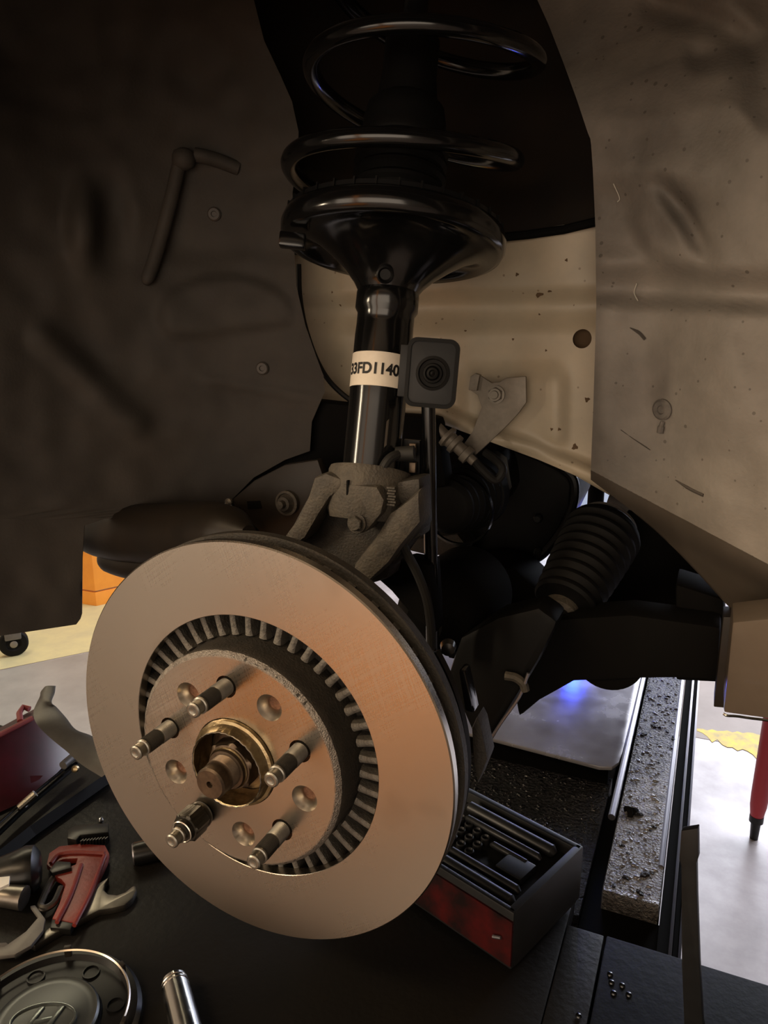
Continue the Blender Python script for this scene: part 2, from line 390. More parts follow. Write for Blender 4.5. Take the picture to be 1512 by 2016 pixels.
# ================================================================== SETTING: workshop shell
o = struct(MB().aabb(-5, 6, -5, 5.2, FLOOR - 0.1, FLOOR), 'floor', 'concrete', smooth=0)
o['label'] = 'worn grey concrete workshop floor'
o = struct(MB().aabb(-5, 6, 5.1, 5.2, FLOOR, 2.6), 'wall_back', 'wall_blue', smooth=0); o['label'] = 'pale blue far workshop wall'
struct(MB().aabb(-5.1, -5, -5, 5.2, FLOOR, 2.6), 'wall_left', 'wall_cream', smooth=0)['label'] = 'cream workshop side wall'
struct(MB().aabb(6, 6.1, -5, 5.2, FLOOR, 2.6), 'wall_right', 'wall_cream', smooth=0)['label'] = 'cream workshop wall on the right'
struct(MB().aabb(-5, 6, -5.1, -5, FLOOR, 2.6), 'wall_front', 'wall_cream', smooth=0)['label'] = 'cream workshop wall facing the car side'
struct(MB().aabb(-5, 6, -5, 5.2, 2.6, 2.7), 'ceiling', 'wall_cream', smooth=0)['label'] = 'cream workshop ceiling'
# painted floor areas
pts = [AZ(x, y, FLOOR + 0.001) for x, y in ((-260, 1372), (170, 1284), (420, 1240), (420, 1150), (-260, 1150))]
o = struct(MB().prism(pts, (0, 0, 0.001)), 'trim_1', 'floor_yellow', smooth=0); o['label'] = 'pale yellow painted floor area at left'
pts = [AZ(x, y, FLOOR + 0.001) for x, y in ((-260, 1374), (170, 1286), (420, 1242), (420, 1560), (-260, 1560))]
o = struct(MB().prism(pts, (0, 0, 0.001)), 'trim_4', 'floor_grey', smooth=0); o['label'] = 'grey floor area beside the lift at left'
top_ = [(1372 + 10 * i, 1436 + 0.18 * 10 * i * .5 + random.uniform(-3, 3)) for i in range(24)]
bot_ = [(1372 + 10 * i, 1446 + 62 * min(1, i / 15) + random.uniform(-9, 6)) for i in range(24)]
o = struct(MB().prism([AZ(x, y, FLOOR + 0.0004) for x, y in ((1300, 1300), (1760, 1300), (1760, 1490), (1512, 1478), (1372, 1452), (1300, 1446))], (0, 0, 0.0008)), 'trim_5', 'floor_bare', smooth=0); o['label'] = 'bare brownish concrete beyond the yellow stripe'
ys = top_ + bot_[::-1]
o = struct(MB().prism([AZ(x, y, FLOOR + 0.001) for x, y in ys], (0, 0, 0.001)), 'trim_2', 'paint_yellow', smooth=0)
o['label'] = 'worn yellow paint stripe on the right-hand floor'
o = struct(MB().prism([AZ(x, y, FLOOR + 0.001) for x, y in ((980, 1140), (1100, 1146), (1100, 1152), (980, 1147))], (0, 0, 0.001)), 'trim_3', 'paint_red', smooth=0)
o['label'] = 'thin red line on the floor seen under the car'
# ================================================================== CAR SHELL around the wheel arch
# --- left wheel arch liner
def liner_left_pt(x, y):
    d = ray(x, y)
    ts = []
    nw = V((0.295, -0.16, 0)); dn_ = d.dot(nw)
    if dn_ < -0.02: ts.append((V((-0.43, 0.05, 0)) - CAM).dot(nw) / dn_)
    ts.append((0.345 - CAM.y) / d.y)
    if d.z > 0.02: ts.append((0.62 - CAM.z) / d.z)
    t = smin(ts, 16)
    h = 0.0
    # long upright fin, its rounded head and the short bar beside it
    # sunken field right of the fin
    h -= 0.006 * sstep(345, 380, x + (y - 330) * 0.28) * sstep(300, 350, y) * (1 - sstep(480, 530, y))
    # upright oval swelling on the left
    q = math.hypot((x - 165) / 42, (y - 445) / 105); h += 0.016 * (1 - sstep(0.2, 1.1, q))
    q = math.hypot((x - 225) / 45, (y - 450) / 130); h -= 0.009 * (1 - sstep(0.2, 1.1, q))
    # round-topped raised pad below
    q = math.hypot((x - 445) / 140, (y - 620) / 82); h += 0.008 * (1 - sstep(0.8, 1.05, q)) * (1 - sstep(640, 668, y - (x - 445) * -0.12))
    # diagonal fold lower left
    q, u = seg_d(x, y, (85, 665), (265, 835)); h += 0.008 * (1 - sstep(2, 44, q)); 
    q, u = seg_d(x, y, (160, 660), (310, 800)); h -= 0.006 * (1 - sstep(2, 70, q))
    # horizontal fold
    q, u = seg_d(x, y, (400, 745), (640, 790)); h += 0.003 * (1 - sstep(1, 9, q))
    # slow waviness
    h += 0.007 * noise.noise(V((x / 190, y / 190, 1.7))) + 0.0035 * noise.noise(V((x / 60, y / 60, 4.1)))
    return CAM + d * (t - h)
xr = [(-260, 470), (0, 500), (80, 520), (150, 553), (200, 575), (260, 588), (300, 586), (380, 576), (500, 580), (560, 583), (640, 601), (700, 622), (740, 637), (770, 640),
      (800, 627), (830, 614), (888, 610), (905, 562), (940, 500), (985, 455), (1000, 425), (1022, 205), (1035, 166), (1100, 162), (1215, 161), (1228, 150)]
yrows = [-260 + 10 * k for k in range(144)] + [1180, 1190, 1200, 1210, 1218, 1224, 1228]
yrows = sorted(set([y for y in yrows if y <= 1170] + [888, 905, 985, 1022, 1035, 1180, 1190, 1200, 1210, 1218, 1224, 1228]))
rows = []
for y in yrows:
    xe = interp(xr, y); r = []
    for j in range(91):
        x = -320 + (xe + 320) * j / 90
        yy = y + max(0, (160 - x)) * 0.15 * sstep(1000, 1228, y)
        r.append(liner_left_pt(x, yy))
    rows.append(r)
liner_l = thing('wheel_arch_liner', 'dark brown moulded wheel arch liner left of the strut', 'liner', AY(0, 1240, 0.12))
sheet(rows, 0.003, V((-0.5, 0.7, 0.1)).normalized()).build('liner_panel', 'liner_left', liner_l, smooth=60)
def pushpin(px, py, r, fn, parent, m):
    P = fn(px, py); n = -(fn(px + 14, py) - P).cross(fn(px, py + 14) - P).normalized()
    if n.dot(CAM - P) < 0: n = -n
    MB().lathe(P - n * 0.003, n, [(0, r), (0.005, r), (0.0065, r * 0.8), (0.0065, r * 0.42), (0.005, r * 0.36), (0.005, 0.0)], 28).build('push_clip', m, parent)
def on_l(x, y, lift): 
    P = liner_left_pt(x, y); return P + (CAM - P).normalized() * lift
fin = curve_pts([on_l(x, y, .006) for x, y in ((352, 326), (340, 380), (322, 450), (303, 515), (286, 560))], 5)
MB().tube(fin, [.0075] * (len(fin) - 2) + [.0065, .003], 12).build('moulded_fin', 'liner_left', liner_l, smooth=60)
hd_ = [on_l(x, y, .008) for x, y in ((363, 294), (363, 300), (362, 312), (361, 326), (361, 334))]
MB().tube(hd_, [.006, .011, .0125, .0115, .005], 16).build('fin_head', 'liner_left', liner_l, smooth=60)
br_ = curve_pts([on_l(x, y, l) for x, y, l in ((384, 305, .004), (405, 309, .005), (435, 318, .003), (470, 332, -.003))], 5)
MB().tube(br_, .0075, 12).build('moulded_bar', 'liner_left', liner_l, smooth=60)
pushpin(422, 422, 0.0075, liner_left_pt, liner_l, 'clip')
pushpin(517, 725, 0.0075, liner_left_pt, liner_l, 'clip')
# --- right wheel arch liner
def liner_right_pt(x, y):
    d = ray(x, y)
    # plane leaning towards the viewer at its right side
    n = V((0.48, 1.0, 0.0)); ref = V((0.175, 0.345, 0))
    t1 = (ref - CAM).dot(n) / d.dot(n)
    ts = [t1]
    if d.z > 0.02: ts.append((0.66 - CAM.z) / d.z)
    t = smin(ts, 18)
    h = 0.0
    # tilted long dent
    ca, sa = math.cos(-0.57), math.sin(-0.57); u, v_ = (x - 1305) * ca + (y - 455) * sa, -(x - 1305) * sa + (y - 455) * ca
    q = math.hypot(u / 62, v_ / 120); h += 0.013 * (1 - sstep(0.35, 1.0, q))
    q = math.hypot((u - 52) / 32, v_ / 125); h -= 0.008 * (1 - sstep(0.2, 1.0, q))
    # step across the panel: rolls inwards then out again lower down
    ym = 560 + (x - 1180) * 0.05
    h -= 0.020 * sstep(ym - 55, ym + 5, y) * (1 - sstep(ym + 10, ym + 50, y))
    h -= 0.010 * sstep(330, 420, y) * (1 - sstep(480, 560, y)) * (1 - sstep(1190, 1290, x))
    # upper shelf
    yt = 215 - 40 * sstep(1240, 1470, x) + 70 * sstep(1420, 1512, x)
    h -= 0.00022 * max(0, yt + 20 - y) * sstep(-260, 60, y)
    q, u = seg_d(x, y, (1290, 8), (1440, 60)); h -= 0.012 * (1 - sstep(0, 48, q))
    q, u = seg_d(x, y, (1380, 110), (1470, 90)); h -= 0.012 * (1 - sstep(0, 50, q))
    h -= 0.022 * sstep(1172, 1285, x) * (1 - sstep(1285, 1450, x)) * sstep(330, 420, y)
    # lower flange, turned outwards below a diagonal fold
    yl = 932 + (x - 1175) * 0.53
    h -= 0.0003 * max(0, y - yl) * sstep(yl, yl + 60, y)
    h += 0.006 * noise.noise(V((x / 150, y / 150, 9.3))) + 0.0016 * noise.noise(V((x / 45, y / 45, 2.2)))
    return CAM + d * (t - h)
xl = [(-260, 1010), (0, 1052), (60, 1080), (130, 1108), (200, 1135), (262, 1157), (275, 1163), (330, 1167), (440, 1172), (600, 1174), (700, 1171), (800, 1168), (900, 1164), (950, 1163)]
yb = [(1163, 945), (1240, 1003), (1290, 1045), (1330, 1083), (1375, 1130), (1420, 1180), (1455, 1215), (1482, 1243), (1600, 1340), (1800, 1500)]
def yfold(x): return 932 + (x - 1175) * 0.53
def liner_rows(n, shade_part):
    rows = []
    for k in range(n + 1):
        s_ = k / n; r = []
        for j in range(71):
            a = j / 70
            if not shade_part:
                yy = -260 + (925 + 260) * s_; x0 = interp(xl, yy); x = x0 + (1780 - x0) * a
                y = -260 + (yfold(x) + 260) * s_
                x = max(x, interp(xl, min(y, 950))) if a > 0 else x0
            else:
                x = 1163 + (1780 - 1163) * a; y = yfold(x) - 0.5 + (interp(yb, x) - yfold(x)) * s_
            r.append(liner_right_pt(x, y))
        rows.append(r)
    return rows
liner_r = thing('wheel_arch_liner', 'dusty grey wheel arch liner panel on the right side', 'liner', AY(1300, 1060, 0.30))
sheet(liner_rows(120, False), 0.003, V((0.2, 0.9, 0.1)).normalized()).build('liner_panel', 'liner_right', liner_r, smooth=60)
sheet(liner_rows(16, True), 0.003, V((0.2, 0.9, 0.1)).normalized()).build('lower_shade', 'liner_shade', liner_r, smooth=60, label='lower part of the liner, its shade painted darker brown')  # shade below the fold, painted as a separate darker sheet
pushpin(1305, 806, 0.0098, liner_right_pt, liner_r, 'clip_dusty')
P = liner_right_pt(1302, 838); MB().tube(curve_pts([liner_right_pt(1305, 830) + V((0, -.001, 0)), liner_right_pt(1302, 840) + V((0, -.002, 0)), liner_right_pt(1300, 852) + V((0, -.001, 0))], 4), [0.0022] * 4 + [0.0032] * 5, 8).build('clip_tail', 'clip_dusty', liner_r)
for a in (((1208, 362), (1220, 390), (1216, 398)), ((1254, 558), (1249, 576), (1256, 592))):
    MB().tube(curve_pts([liner_right_pt(*q) + V((0, -.0015, 0)) for q in a], 5), 0.0006, 5).build('stuck_fibre', 'hair_fibre', liner_r)
for a in (((1240, 645), (1258, 655), (1270, 668)), ((1330, 945), (1358, 962), (1385, 975)), ((1222, 846), (1250, 866), (1280, 886))):
    MB().tube(curve_pts([liner_right_pt(*q) + V((0, -.0002, 0)) for q in a], 5), [0.0004 + 0.0012 * min(i, 4) / 4 for i in range(11)] if a[0][0] != 1222 else 0.0004, 6).build('scuff_mark', 'clip', liner_r)
# --- painted inner apron behind the strut
def apron_pt(x, y):
    h = 0.0
    h += 0.014 * sstep(585, 600, y) * 0 
    ym = 610 - (x - 640) * 0.02
    h -= 0.012 * sstep(ym - 40, ym, y) * (1 - sstep(ym + 5, ym + 60, y))
    yl = interp([(560, 790), (690, 795), (860, 800), (960, 855), (1060, 885), (1180, 935)], x)
    q = y - yl; h += 0.016 * (1 - sstep(4, 34, abs(q - 10)))
    h += 0.010 * sstep(700, 760, y) * (1 - sstep(-10, 30, abs(x - 1010) - 90)) * (1 - sstep(860, 900, y))
    h += 0.006 * noise.noise(V((x / 130, y / 110, 3.3)))
    h -= 0.020 * (1 - sstep(575, 680, x))
    return AY(x, y, 0.405 - h)
xl2 = [(440, 560), (600, 560), (790, 600), (1000, 600)]
yb2 = [(540, 790), (690, 800), (800, 822), (880, 838), (960, 868), (1060, 905), (1130, 935), (1200, 975)]
yt2 = [(540, 505), (1000, 462), (1200, 430)]
rows = []
for k in range(61):
    r = []
    for j in range(81):
        x = 540 + (1200 - 540) * j / 80; a = interp(yt2, x) - 2; b = interp(yb2, x)
        r.append(apron_pt(x, a + (b - a) * k / 60))
    rows.append(r)
apron = thing('inner_apron', 'beige painted sheet metal apron behind the strut', 'body panel', AY(860, 900, 0.40))
ap = sheet(rows, 0.0025, V((0, 1, 0))).build('apron_panel', 'apron_paint', apron, smooth=60)
P = apron_pt(1146, 667); cut(ap, MB().lathe(P - V((0, 0.04, 0)), (0, 1, 0), [(0, 0.0097), (0.08, 0.0097)], 32))
MB().lathe(P + V((0, 0.004, 0)), (0, 1, 0), [(0.0, 0.0112), (0.012, 0.0112), (0.012, 0.0)], 32, caps=False).build('hole_cup', 'spot_dirt', apron)
for (x, y, r) in ((1062, 577, .0042), (1082, 572, .002), (1018, 540, .0022), (1115, 512, .0018), (1155, 787, .0032), (1075, 690, .0014), (1010, 668, .0015), (1132, 880, .004), (1100, 845, .002), (670, 600, .0018), (654, 575, .0014), (1062, 620, .0015), (1130, 600, .0012), (1086, 845, .0018), (916, 652, .0014)):
    P = apron_pt(x, y); MB().lathe(P + V((0, 0.0006, 0)), (0, -1, 0), [(0, r), (0.0007, r * 0.8), (0.0009, 0)], 9, rmod=lambda r_, t, a, k: (r_ * (1 + 0.35 * math.sin(3 * a + x)), t)).build('rust_spot', 'spot_dirt', apron)
# --- strut tower wall above the seam, dark coated
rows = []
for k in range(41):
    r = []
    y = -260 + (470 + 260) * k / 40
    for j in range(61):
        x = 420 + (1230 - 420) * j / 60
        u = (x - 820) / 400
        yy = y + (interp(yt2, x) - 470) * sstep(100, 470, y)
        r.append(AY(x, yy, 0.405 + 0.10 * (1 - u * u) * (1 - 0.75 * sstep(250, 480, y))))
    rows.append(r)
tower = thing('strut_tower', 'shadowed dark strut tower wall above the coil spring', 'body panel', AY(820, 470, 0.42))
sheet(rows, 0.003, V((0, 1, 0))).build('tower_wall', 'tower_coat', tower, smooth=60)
MB().tube([AY(x, y, 0.398) for x, y in ((980, 468), (1040, 462), (1110, 452), (1176, 436), (1210, 428))], 0.0045, 10).build('seam_sealer', 'black_dull', tower)
# --- outer body parts out of the frame that shade the arch
def arch_panel(y0, y1, x0, x1, ztop, cx, cz, r, zlow):
    pts = [(x0, zlow), (x0, ztop), (x1, ztop), (x1, zlow)]
    a0 = math.acos(max(-1, min(1, (zlow - cz) / r)))
    arc = [(cx + r * math.sin(a), cz + r * math.cos(a)) for a in [a0 - 2 * a0 * i / 40 for i in range(41)]]
    return MB().prism([(x, y0, z) for x, z in pts + arc], (0, y1 - y0, 0))
fender = arch_panel(-0.10, -0.095, -1.0, 0.75, 0.86, 0.07, 0.02, 0.52, -0.15).build('front_fender', 'body_paint', None, smooth=25)
tag(fender, 'painted front fender skin around the wheel opening', 'fender')
hood = MB().aabb(-1.0, 0.75, -0.09, 1.65, 0.86, 0.875).build('hood', 'body_paint', None); tag(hood, 'painted engine hood over the wheel well', 'hood')
inner = MB().aabb(0.78, 3.0, -0.10, 1.65, -0.12, 0.9).build('cabin_side', 'body_paint', None, bevel=0.03); tag(inner, 'painted cabin body behind the front wheel', 'car body')
# --- rocker panel end, lower right
rk = thing('rocker_panel', 'brown painted rocker panel end at the right edge', 'body panel', AY(1450, 1400, 0.22))
P0, P1 = AY(1438, 1236, 0.22), AY(1424, 1404, 0.22)
mb = MB(); mb.prism([AY(1442, 1225, 0.22), AY(1424, 1404, 0.22), AY(1512, 1416, 0.20), AY(1700, 1440, 0.17), AY(1700, 1200, 0.17)], (0.0, 0.05, 0)); mb.build('outer_skin', 'body_paint', rk, bevel=0.003)
mb = MB(); mb.prism([AY(1424, 1215, 0.29), AY(1405, 1392, 0.29), AY(1500, 1400, 0.29), AY(1500, 1215, 0.29)], (0.0, 0.03, 0)); mb.build('inner_flange', 'brown_plastic', rk, bevel=0.001)
MB().tube(curve_pts([AY(1424, 1405, 0.219), AY(1432, 1409, 0.218), AY(1450, 1410, 0.214), AY(1478, 1414, 0.207), AY(1512, 1418, 0.199), AY(1600, 1430, .183)], 4), 0.0011, 6).build('torn_edge', 'steel_bright', rk)

# ================================================================== BRAKE ROTOR
rot = thing('brake_rotor', 'new vented steel brake rotor with machined face', 'brake rotor', (0, 0.0, -0.156))
RO, RI = 0.156, 0.1021
MB().lathe((0, 0, 0), (0, 1, 0), [(0.0, RI + .0004), (0.0004, RI), (0.0085, RI), (0.0085, RO - .0005), (0.0010, RO), (0.0, RO - 0.0010)], 160, closed=True).build('outer_friction_plate', 'rotor_face', rot, smooth=30)
MB().lathe((0, 0, 0), (0, 1, 0), [(0.0205, 0.083), (0.030, 0.083), (0.030, RO - .001), (0.029, RO), (0.0215, RO), (0.0205, RO - .001)], 128, closed=True).build('inner_friction_plate', 'cast_dark', rot, smooth=30)
NV = 46
def vane_mb():
    mb = MB(); prof = [(0.0825, 0.0030, 0.0150), (0.0845, 0.0030, 0.0075), (0.092, 0.0024, 0.0072), (0.102, 0.0024, 0.0078), (0.102, 0.0026, 0.0083), (0.150, 0.0030, 0.0083)]
    vs_ = []
    for r, hw, y0 in prof:
        vs_ += [(r, y0 + 0.0012, -hw), (r, y0, -hw * 0.5), (r, y0, hw * 0.5), (r, y0 + 0.0012, hw), (r, 0.0208, hw), (r, 0.0208, -hw)]
    fs = []
    for k in range(len(prof) - 1):
        for j in range(6): fs.append((k * 6 + j, k * 6 + (j + 1) % 6, (k + 1) * 6 + (j + 1) % 6, (k + 1) * 6 + j))
    fs += [tuple(range(6))[::-1], tuple(range((len(prof) - 1) * 6, len(prof) * 6))]
    return mb.add(vs_, fs)
vme = vane_mb().mesh('vane', 'cast_vane', smooth=45)
for k in range(NV):
    copy_mesh(vme, 'vane', rot, Matrix.Translation(-ORG[rot]) @ Matrix.Rotation(2 * PI * (k + 0.3) / NV, 4, 'Y'))
HY = -0.0189                                   # plane of the hat face
HR = 0.0795
stud_ang = [math.radians(94.1 + 72 * k) for k in range(5)]
cs_ang = [math.radians(58.1 + 72 * k) for k in range(5)]
BC = 0.0572
holes = [(0, 0, 0.0335, 64)] + [(BC * math.cos(a), BC * math.sin(a), 0.0082, 32) for a in stud_ang] + [(BC * math.cos(a), BC * math.sin(a), 0.0098, 32) for a in cs_ang]
hat = plate_with_holes(HR, holes, HY, HY + 0.0075).build('hat_face', 'rotor_face', rot, smooth=30)
for a in cs_ang:
    MB().lathe((BC * math.cos(a), HY, BC * math.sin(a)), (0, 1, 0), [(0.0001, 0.0098), (0.0062, 0.0052), (0.009, 0.0052)], 32, caps=False).build('countersink', 'machined_cone', hat, smooth=40)
MB().lathe((0, 0, 0), (0, 1, 0), [(HY + 0.0001, HR - 0.0003), (HY + 0.0006, HR + .0008), (HY + 0.0034, HR + 0.0028), (HY + 0.006, HR + 0.0034), (HY + .012, HR + 0.0030), (0.004, 0.0820), (0.012, 0.0832), (0.025, 0.0838), (0.025, 0.074), (HY + .0076, 0.074), (HY + .0076, HR - .0003)], 128, closed=True,
           rmod=lambda r, t, a, k: (r + 0.00016 * math.sin(a * 57) * (k in (1, 2, 3)) + 0.00012 * math.sin(a * 131) * (k in (1, 2)), t)).build('hat_wall', 'cast_dark', rot, smooth=40)
MB().lathe((0, 0, 0), (0, 1, 0), [(HY - 0.00015, HR - 0.0006), (HY + 0.0006, HR + .0010), (HY + 0.0033, HR + 0.0031), (HY + 0.0038, HR + 0.0020), (HY + .0008, HR - .0008)], 160, closed=True,
           rmod=lambda r, t, a, k: (r + 0.0002 * math.sin(a * 97 + 3 * math.sin(5 * a)), t)).build('cast_rim', 'hat_edge', rot, smooth=40)
# vertical run mark on the lower face is grime in the finish

# ================================================================== HUB with studs, nut and axle end
hub = thing('wheel_hub', 'wheel hub with gold pilot ring, studs and axle nut', 'wheel hub', (0, -0.01, -0.03))
MB().lathe((0, 0, 0), (0, 1, 0), [(HY + 0.0082, 0.030), (HY + 0.0082, 0.070), (HY + 0.020, 0.070), (HY + 0.020, 0.030)], 64, closed=True).build('flange', 'rust', hub)
MB().lathe((0, 0, 0), (0, 1, 0), [(-0.0195, 0.0330), (-0.0215, 0.0325), (-0.0222, 0.0305), (-0.0245, 0.0290), (-0.0292, 0.0286), (-0.0298, 0.0281), (-0.0292, 0.0274), (0.006, 0.0270), (0.006, 0.033)], 96, closed=True,
           rmod=lambda r, t, a, k: (r + 0.00018 * math.sin(11 * a) * math.sin(7 * a + 1), t + 0.00022 * math.sin(23 * a + 2 * math.sin(9 * a)) * (k in (4, 5, 6)))).build('pilot_ring', 'gold_zinc', hub)
MB().lathe((0, 0, 0), (0, 1, 0), [(-0.0299, 0.0277), (-0.0304, 0.0281), (-0.0299, 0.0285), (-0.0294, 0.0281)], 96, closed=True,
           rmod=lambda r, t, a, k: (r + 0.0002 * math.sin(31 * a), t + 0.00022 * math.sin(23 * a + 2 * math.sin(9 * a)))).build('bright_lip', 'steel_bright', hub)
MB().lathe((0, 0, 0), (0, 1, 0), [(-0.006, 0.0272), (-0.008, 0.0268), (-0.009, 0.024), (-0.009, 0.0), ], 48, caps=False).build('hub_bore', 'brown_steel', hub)
def hexr(r, t, a, k):
    s6 = PI / 3; f = math.cos(PI / 6) / math.cos((a % s6) - PI / 6)
    return r, t
def hexnut(o, ax, flats, prof, seg=48, ph=0.0):
    """prof: (t, rmin, hex?)"""
    mb = MB(); r_of = lambda a: (flats / 2) / math.cos(((a + ph) % (PI / 3)) - PI / 6)
    return mb.lathe(o, ax, [(t, r) for t, r, h in prof], seg, rmod=lambda r, t, a, k: ((min(r_of(a), r) if prof[k][2] else r), t), caps=False)
hexnut((0, 0, 0), (0, -1, 0), 0.0330, [(0.0085, 0.0225, 0), (0.0125, 0.0225, 0), (0.0132, 0.0205, 0), (0.0132, 0.0189, 1), (0.0245, 0.0189, 1), (0.0258, 0.0165, 0), (0.0262, 0.0150, 0), (0.0300, 0.0142, 0), (0.0303, 0.0120, 0)], 72, 0.2).build('axle_nut', 'brown_steel', hub, smooth=25)
MB().lathe((0, 0, 0), (0, -1, 0), [(0.0258, 0.0150), (0.0272, 0.0156), (0.0280, 0.0150), (0.0270, 0.0144)], 48, closed=True).build('staked_collar', 'gold_zinc', hub)
prof = [(0.008, 0.0115)]
for i in range(11): prof += [(0.026 + i * 0.0011, 0.0119), (0.0265 + i * 0.0011, 0.0113)]
prof += [(0.0392, 0.0106), (0.0400, 0.0106), (0.0408, 0.0114), (0.0470, 0.0114), (0.0484, 0.0102), (0.0484, 0.0024), (0.0455, 0.0020), (0.0455, 0.0)]
MB().lathe((0, 0, 0), (0, -1, 0), prof, 40, caps=False).build('axle_end', 'brown_steel', hub, smooth=30)
# studs: light threads near the face, dark middle, turned neck and pilot tip
def thread(t0, t1, r, p, d): 
    out = []; n = int((t1 - t0) / p)
    for i in range(n): out += [(t0 + i * p, r), (t0 + (i + .5) * p, r - d)]
    return out
sm_root = MB().lathe((0, 0, 0), (0, -1, 0), [(-0.012, 0.0062)] + thread(0.0, 0.0135, 0.0063, 0.0012, 0.0005) + [(0.0136, 0.0058)], 28).mesh('thread_root', 'steel_stud', smooth=30)
sm_mid = MB().lathe((0, 0, 0), (0, -1, 0), [(0.0134, 0.0060)] + thread(0.0136, 0.0275, 0.0061, 0.0012, 0.0003) + [(0.0276, 0.0054)], 28).mesh('thread_middle', 'steel_stud_dark', smooth=30)
sm_tip = MB().lathe((0, 0, 0), (0, -1, 0), [(0.0274, 0.0054), (0.0280, 0.0059), (0.0292, 0.0059), (0.0297, 0.0050), (0.0345, 0.0049), (0.0350, 0.0053), (0.0360, 0.0051), (0.0367, 0.0042), (0.0367, 0.0030), (0.0362, 0.0022), (0.0361, 0.0)], 28, caps=False).mesh('pilot_tip', 'steel_stud', smooth=30)
for a in stud_ang:
    M = Matrix.Translation(V((BC * math.cos(a), HY, BC * math.sin(a))) - ORG[hub])
    s0 = copy_mesh(sm_root, 'stud', hub, M)
    copy_mesh(sm_mid, 'stud_thread', s0, Matrix.Identity(4)); copy_mesh(sm_tip, 'stud_tip', s0, Matrix.Identity(4))
# lug nut holding the rotor on the lower left stud
a = stud_ang[3]; P = V((BC * math.cos(a), HY, BC * math.sin(a)))
a = stud_ang[2]; P = V((BC * math.cos(a), HY, BC * math.sin(a)))
nut = thing('lug_nut', 'dark hex lug nut on the lower left wheel stud', 'nut', P)
hexnut(P, (0, -1, 0), 0.0195, [(0.0065, 0.0100, 0), (0.0070, 0.0113, 1), (0.0205, 0.0113, 1), (0.0212, 0.0098, 1), (0.0215, 0.0085, 0), (0.0250, 0.0078, 0), (0.0254, 0.0062, 0)], 72, 0.35).build('hex_body', 'nut_dark', nut, smooth=22)
MB().lathe(P, (0, -1, 0), [(0.0002, 0.0078), (0.0022, 0.0098), (0.0046, 0.0104), (0.0062, 0.0100), (0.0066, 0.0086)], 48).build('conical_seat', 'nut_dark', nut)
MB().lathe(P, (0, -1, 0), [(0.0248, 0.0064), (0.0256, 0.0078), (0.0252, 0.0084), (0.0244, 0.0080)], 40, closed=True).build('worn_rim', 'steel_bright', nut)

# ================================================================== STRUT
S0 = V((0.010, 0.211, 0.255)); SA = V((0, 0.25, 1)).normalized()
def SP(h): return S0 + SA * ((h - S0.z) / SA.z)
sf = (CAM - S0); sf = (sf - SA * sf.dot(SA)).normalized(); sr = SA.cross(sf)     # towards the camera, image right
if sr.dot(c_right) < 0: sr = -sr
strut = thing('strut', 'glossy black suspension strut with part number label', 'strut', SP(0.165))
TR = 0.0258
def tube_mod(r, t, a, k):      # the tube is slightly pinched where it enters the clamp
    return r, t
H = lambda h: (h - 0.165) / SA.z
base = SP(0.165)
MB().lathe(base, SA, [(H(.158), TR * .97), (H(.175), TR * .985), (H(.232), TR * .985), (H(.246), TR), (H(.288), TR), (H(.298), TR * .985), (H(.307), TR * .985), (H(.311), TR * 1.08), (H(.324), TR * 1.08), (H(.332), TR * 1.0)], 64, e1=sf,
           rmod=lambda r, t, a, k: (r * (1 - 0.035 * (k in (1, 2, 5, 6)) * max(0, math.cos(a))), t)).build('strut_tube', 'black_gloss', strut, smooth=50)
# label wrapped round the tube: angle 0 faces the camera, positive to the image right
def cyl(ang, h, r):
    return SP(h) + (sf * math.cos(ang) + sr * math.sin(ang)) * r
rows = []
for k in range(9):
    rows.append([cyl(math.radians(-125 + 181 * j / 48), 0.2425 + 0.0285 * k / 8, TR + 0.0003) for j in range(49)])
lab = sheet(rows, 0.0002, -sf * 0.5).build('label_sticker', 'label_paper', strut, smooth=60, label='cream paper part number label')
pts, fs = text_points('33FD1140', 0.0132, 0.00045)
wmax = max(p.x for p in pts)
mb = MB(); mb.add([cyl(math.radians(37) - (wmax - p.x) * 0.92 / TR, 0.2525 + p.y * 0.97, TR + 0.0007) for p in pts], fs); mb.build('printed_number', 'ink', lab, smooth=0)
rows = [[cyl(math.radians(64 + 8 * j / 4), 0.2425 + 0.0285 * k / 4, TR + 0.0003) for j in range(5)] for k in range(5)]
sheet(rows, 0.0002, -sf * 0.5).build('label_end', 'label_paper', strut)
rows = [[cyl(math.radians(21 + 5 * j / 3), 0.192 + 0.022 * k / 4 + 0.0008 * j, TR * .985 + 0.0003) for j in range(4)] for k in range(5)]
sheet(rows, 0.0002, -sf * 0.5).build('clear_tag', 'steel_bright', strut)
# spring seat: stamped dish with a rolled rim
SB = SP(0.328)
def seat_mod(r, t, a, k):
    lobe = 0.5 + 0.5 * math.cos(3 * (a - 0.15))
    w_ = max(0.0, min(1.0, (r - 0.028) / 0.03)) * max(0.0, min(1.0, (0.092 - r) / 0.02))
    return r, t + 0.013 * w_ * (lobe ** 2)
prof = [(-0.004, 0.0265), (0.000, 0.0282), (0.004, 0.031), (0.012, 0.040), (0.020, 0.052), (0.027, 0.064), (0.032, 0.076), (0.034, 0.086), (0.034, 0.092), (0.0355, 0.0965), (0.040, 0.0990), (0.047, 0.0995), (0.053, 0.0975), (0.056, 0.093), (0.054, 0.086), (0.048, 0.078), (0.044, 0.060), (0.040, 0.045), (0.036, 0.030)]
MB().lathe(SB, SA, prof, 96, e1=sf, rmod=seat_mod, caps=False).build('spring_seat', 'black_gloss', strut, smooth=60)
MB().lathe(SB, SA, [(0.052, 0.074), (0.052, 0.095), (0.0585, 0.0945), (0.0605, 0.090), (0.0590, 0.078)], 96, e1=sf, closed=True).build('rubber_seat_pad', 'black_satin', strut, smooth=50)
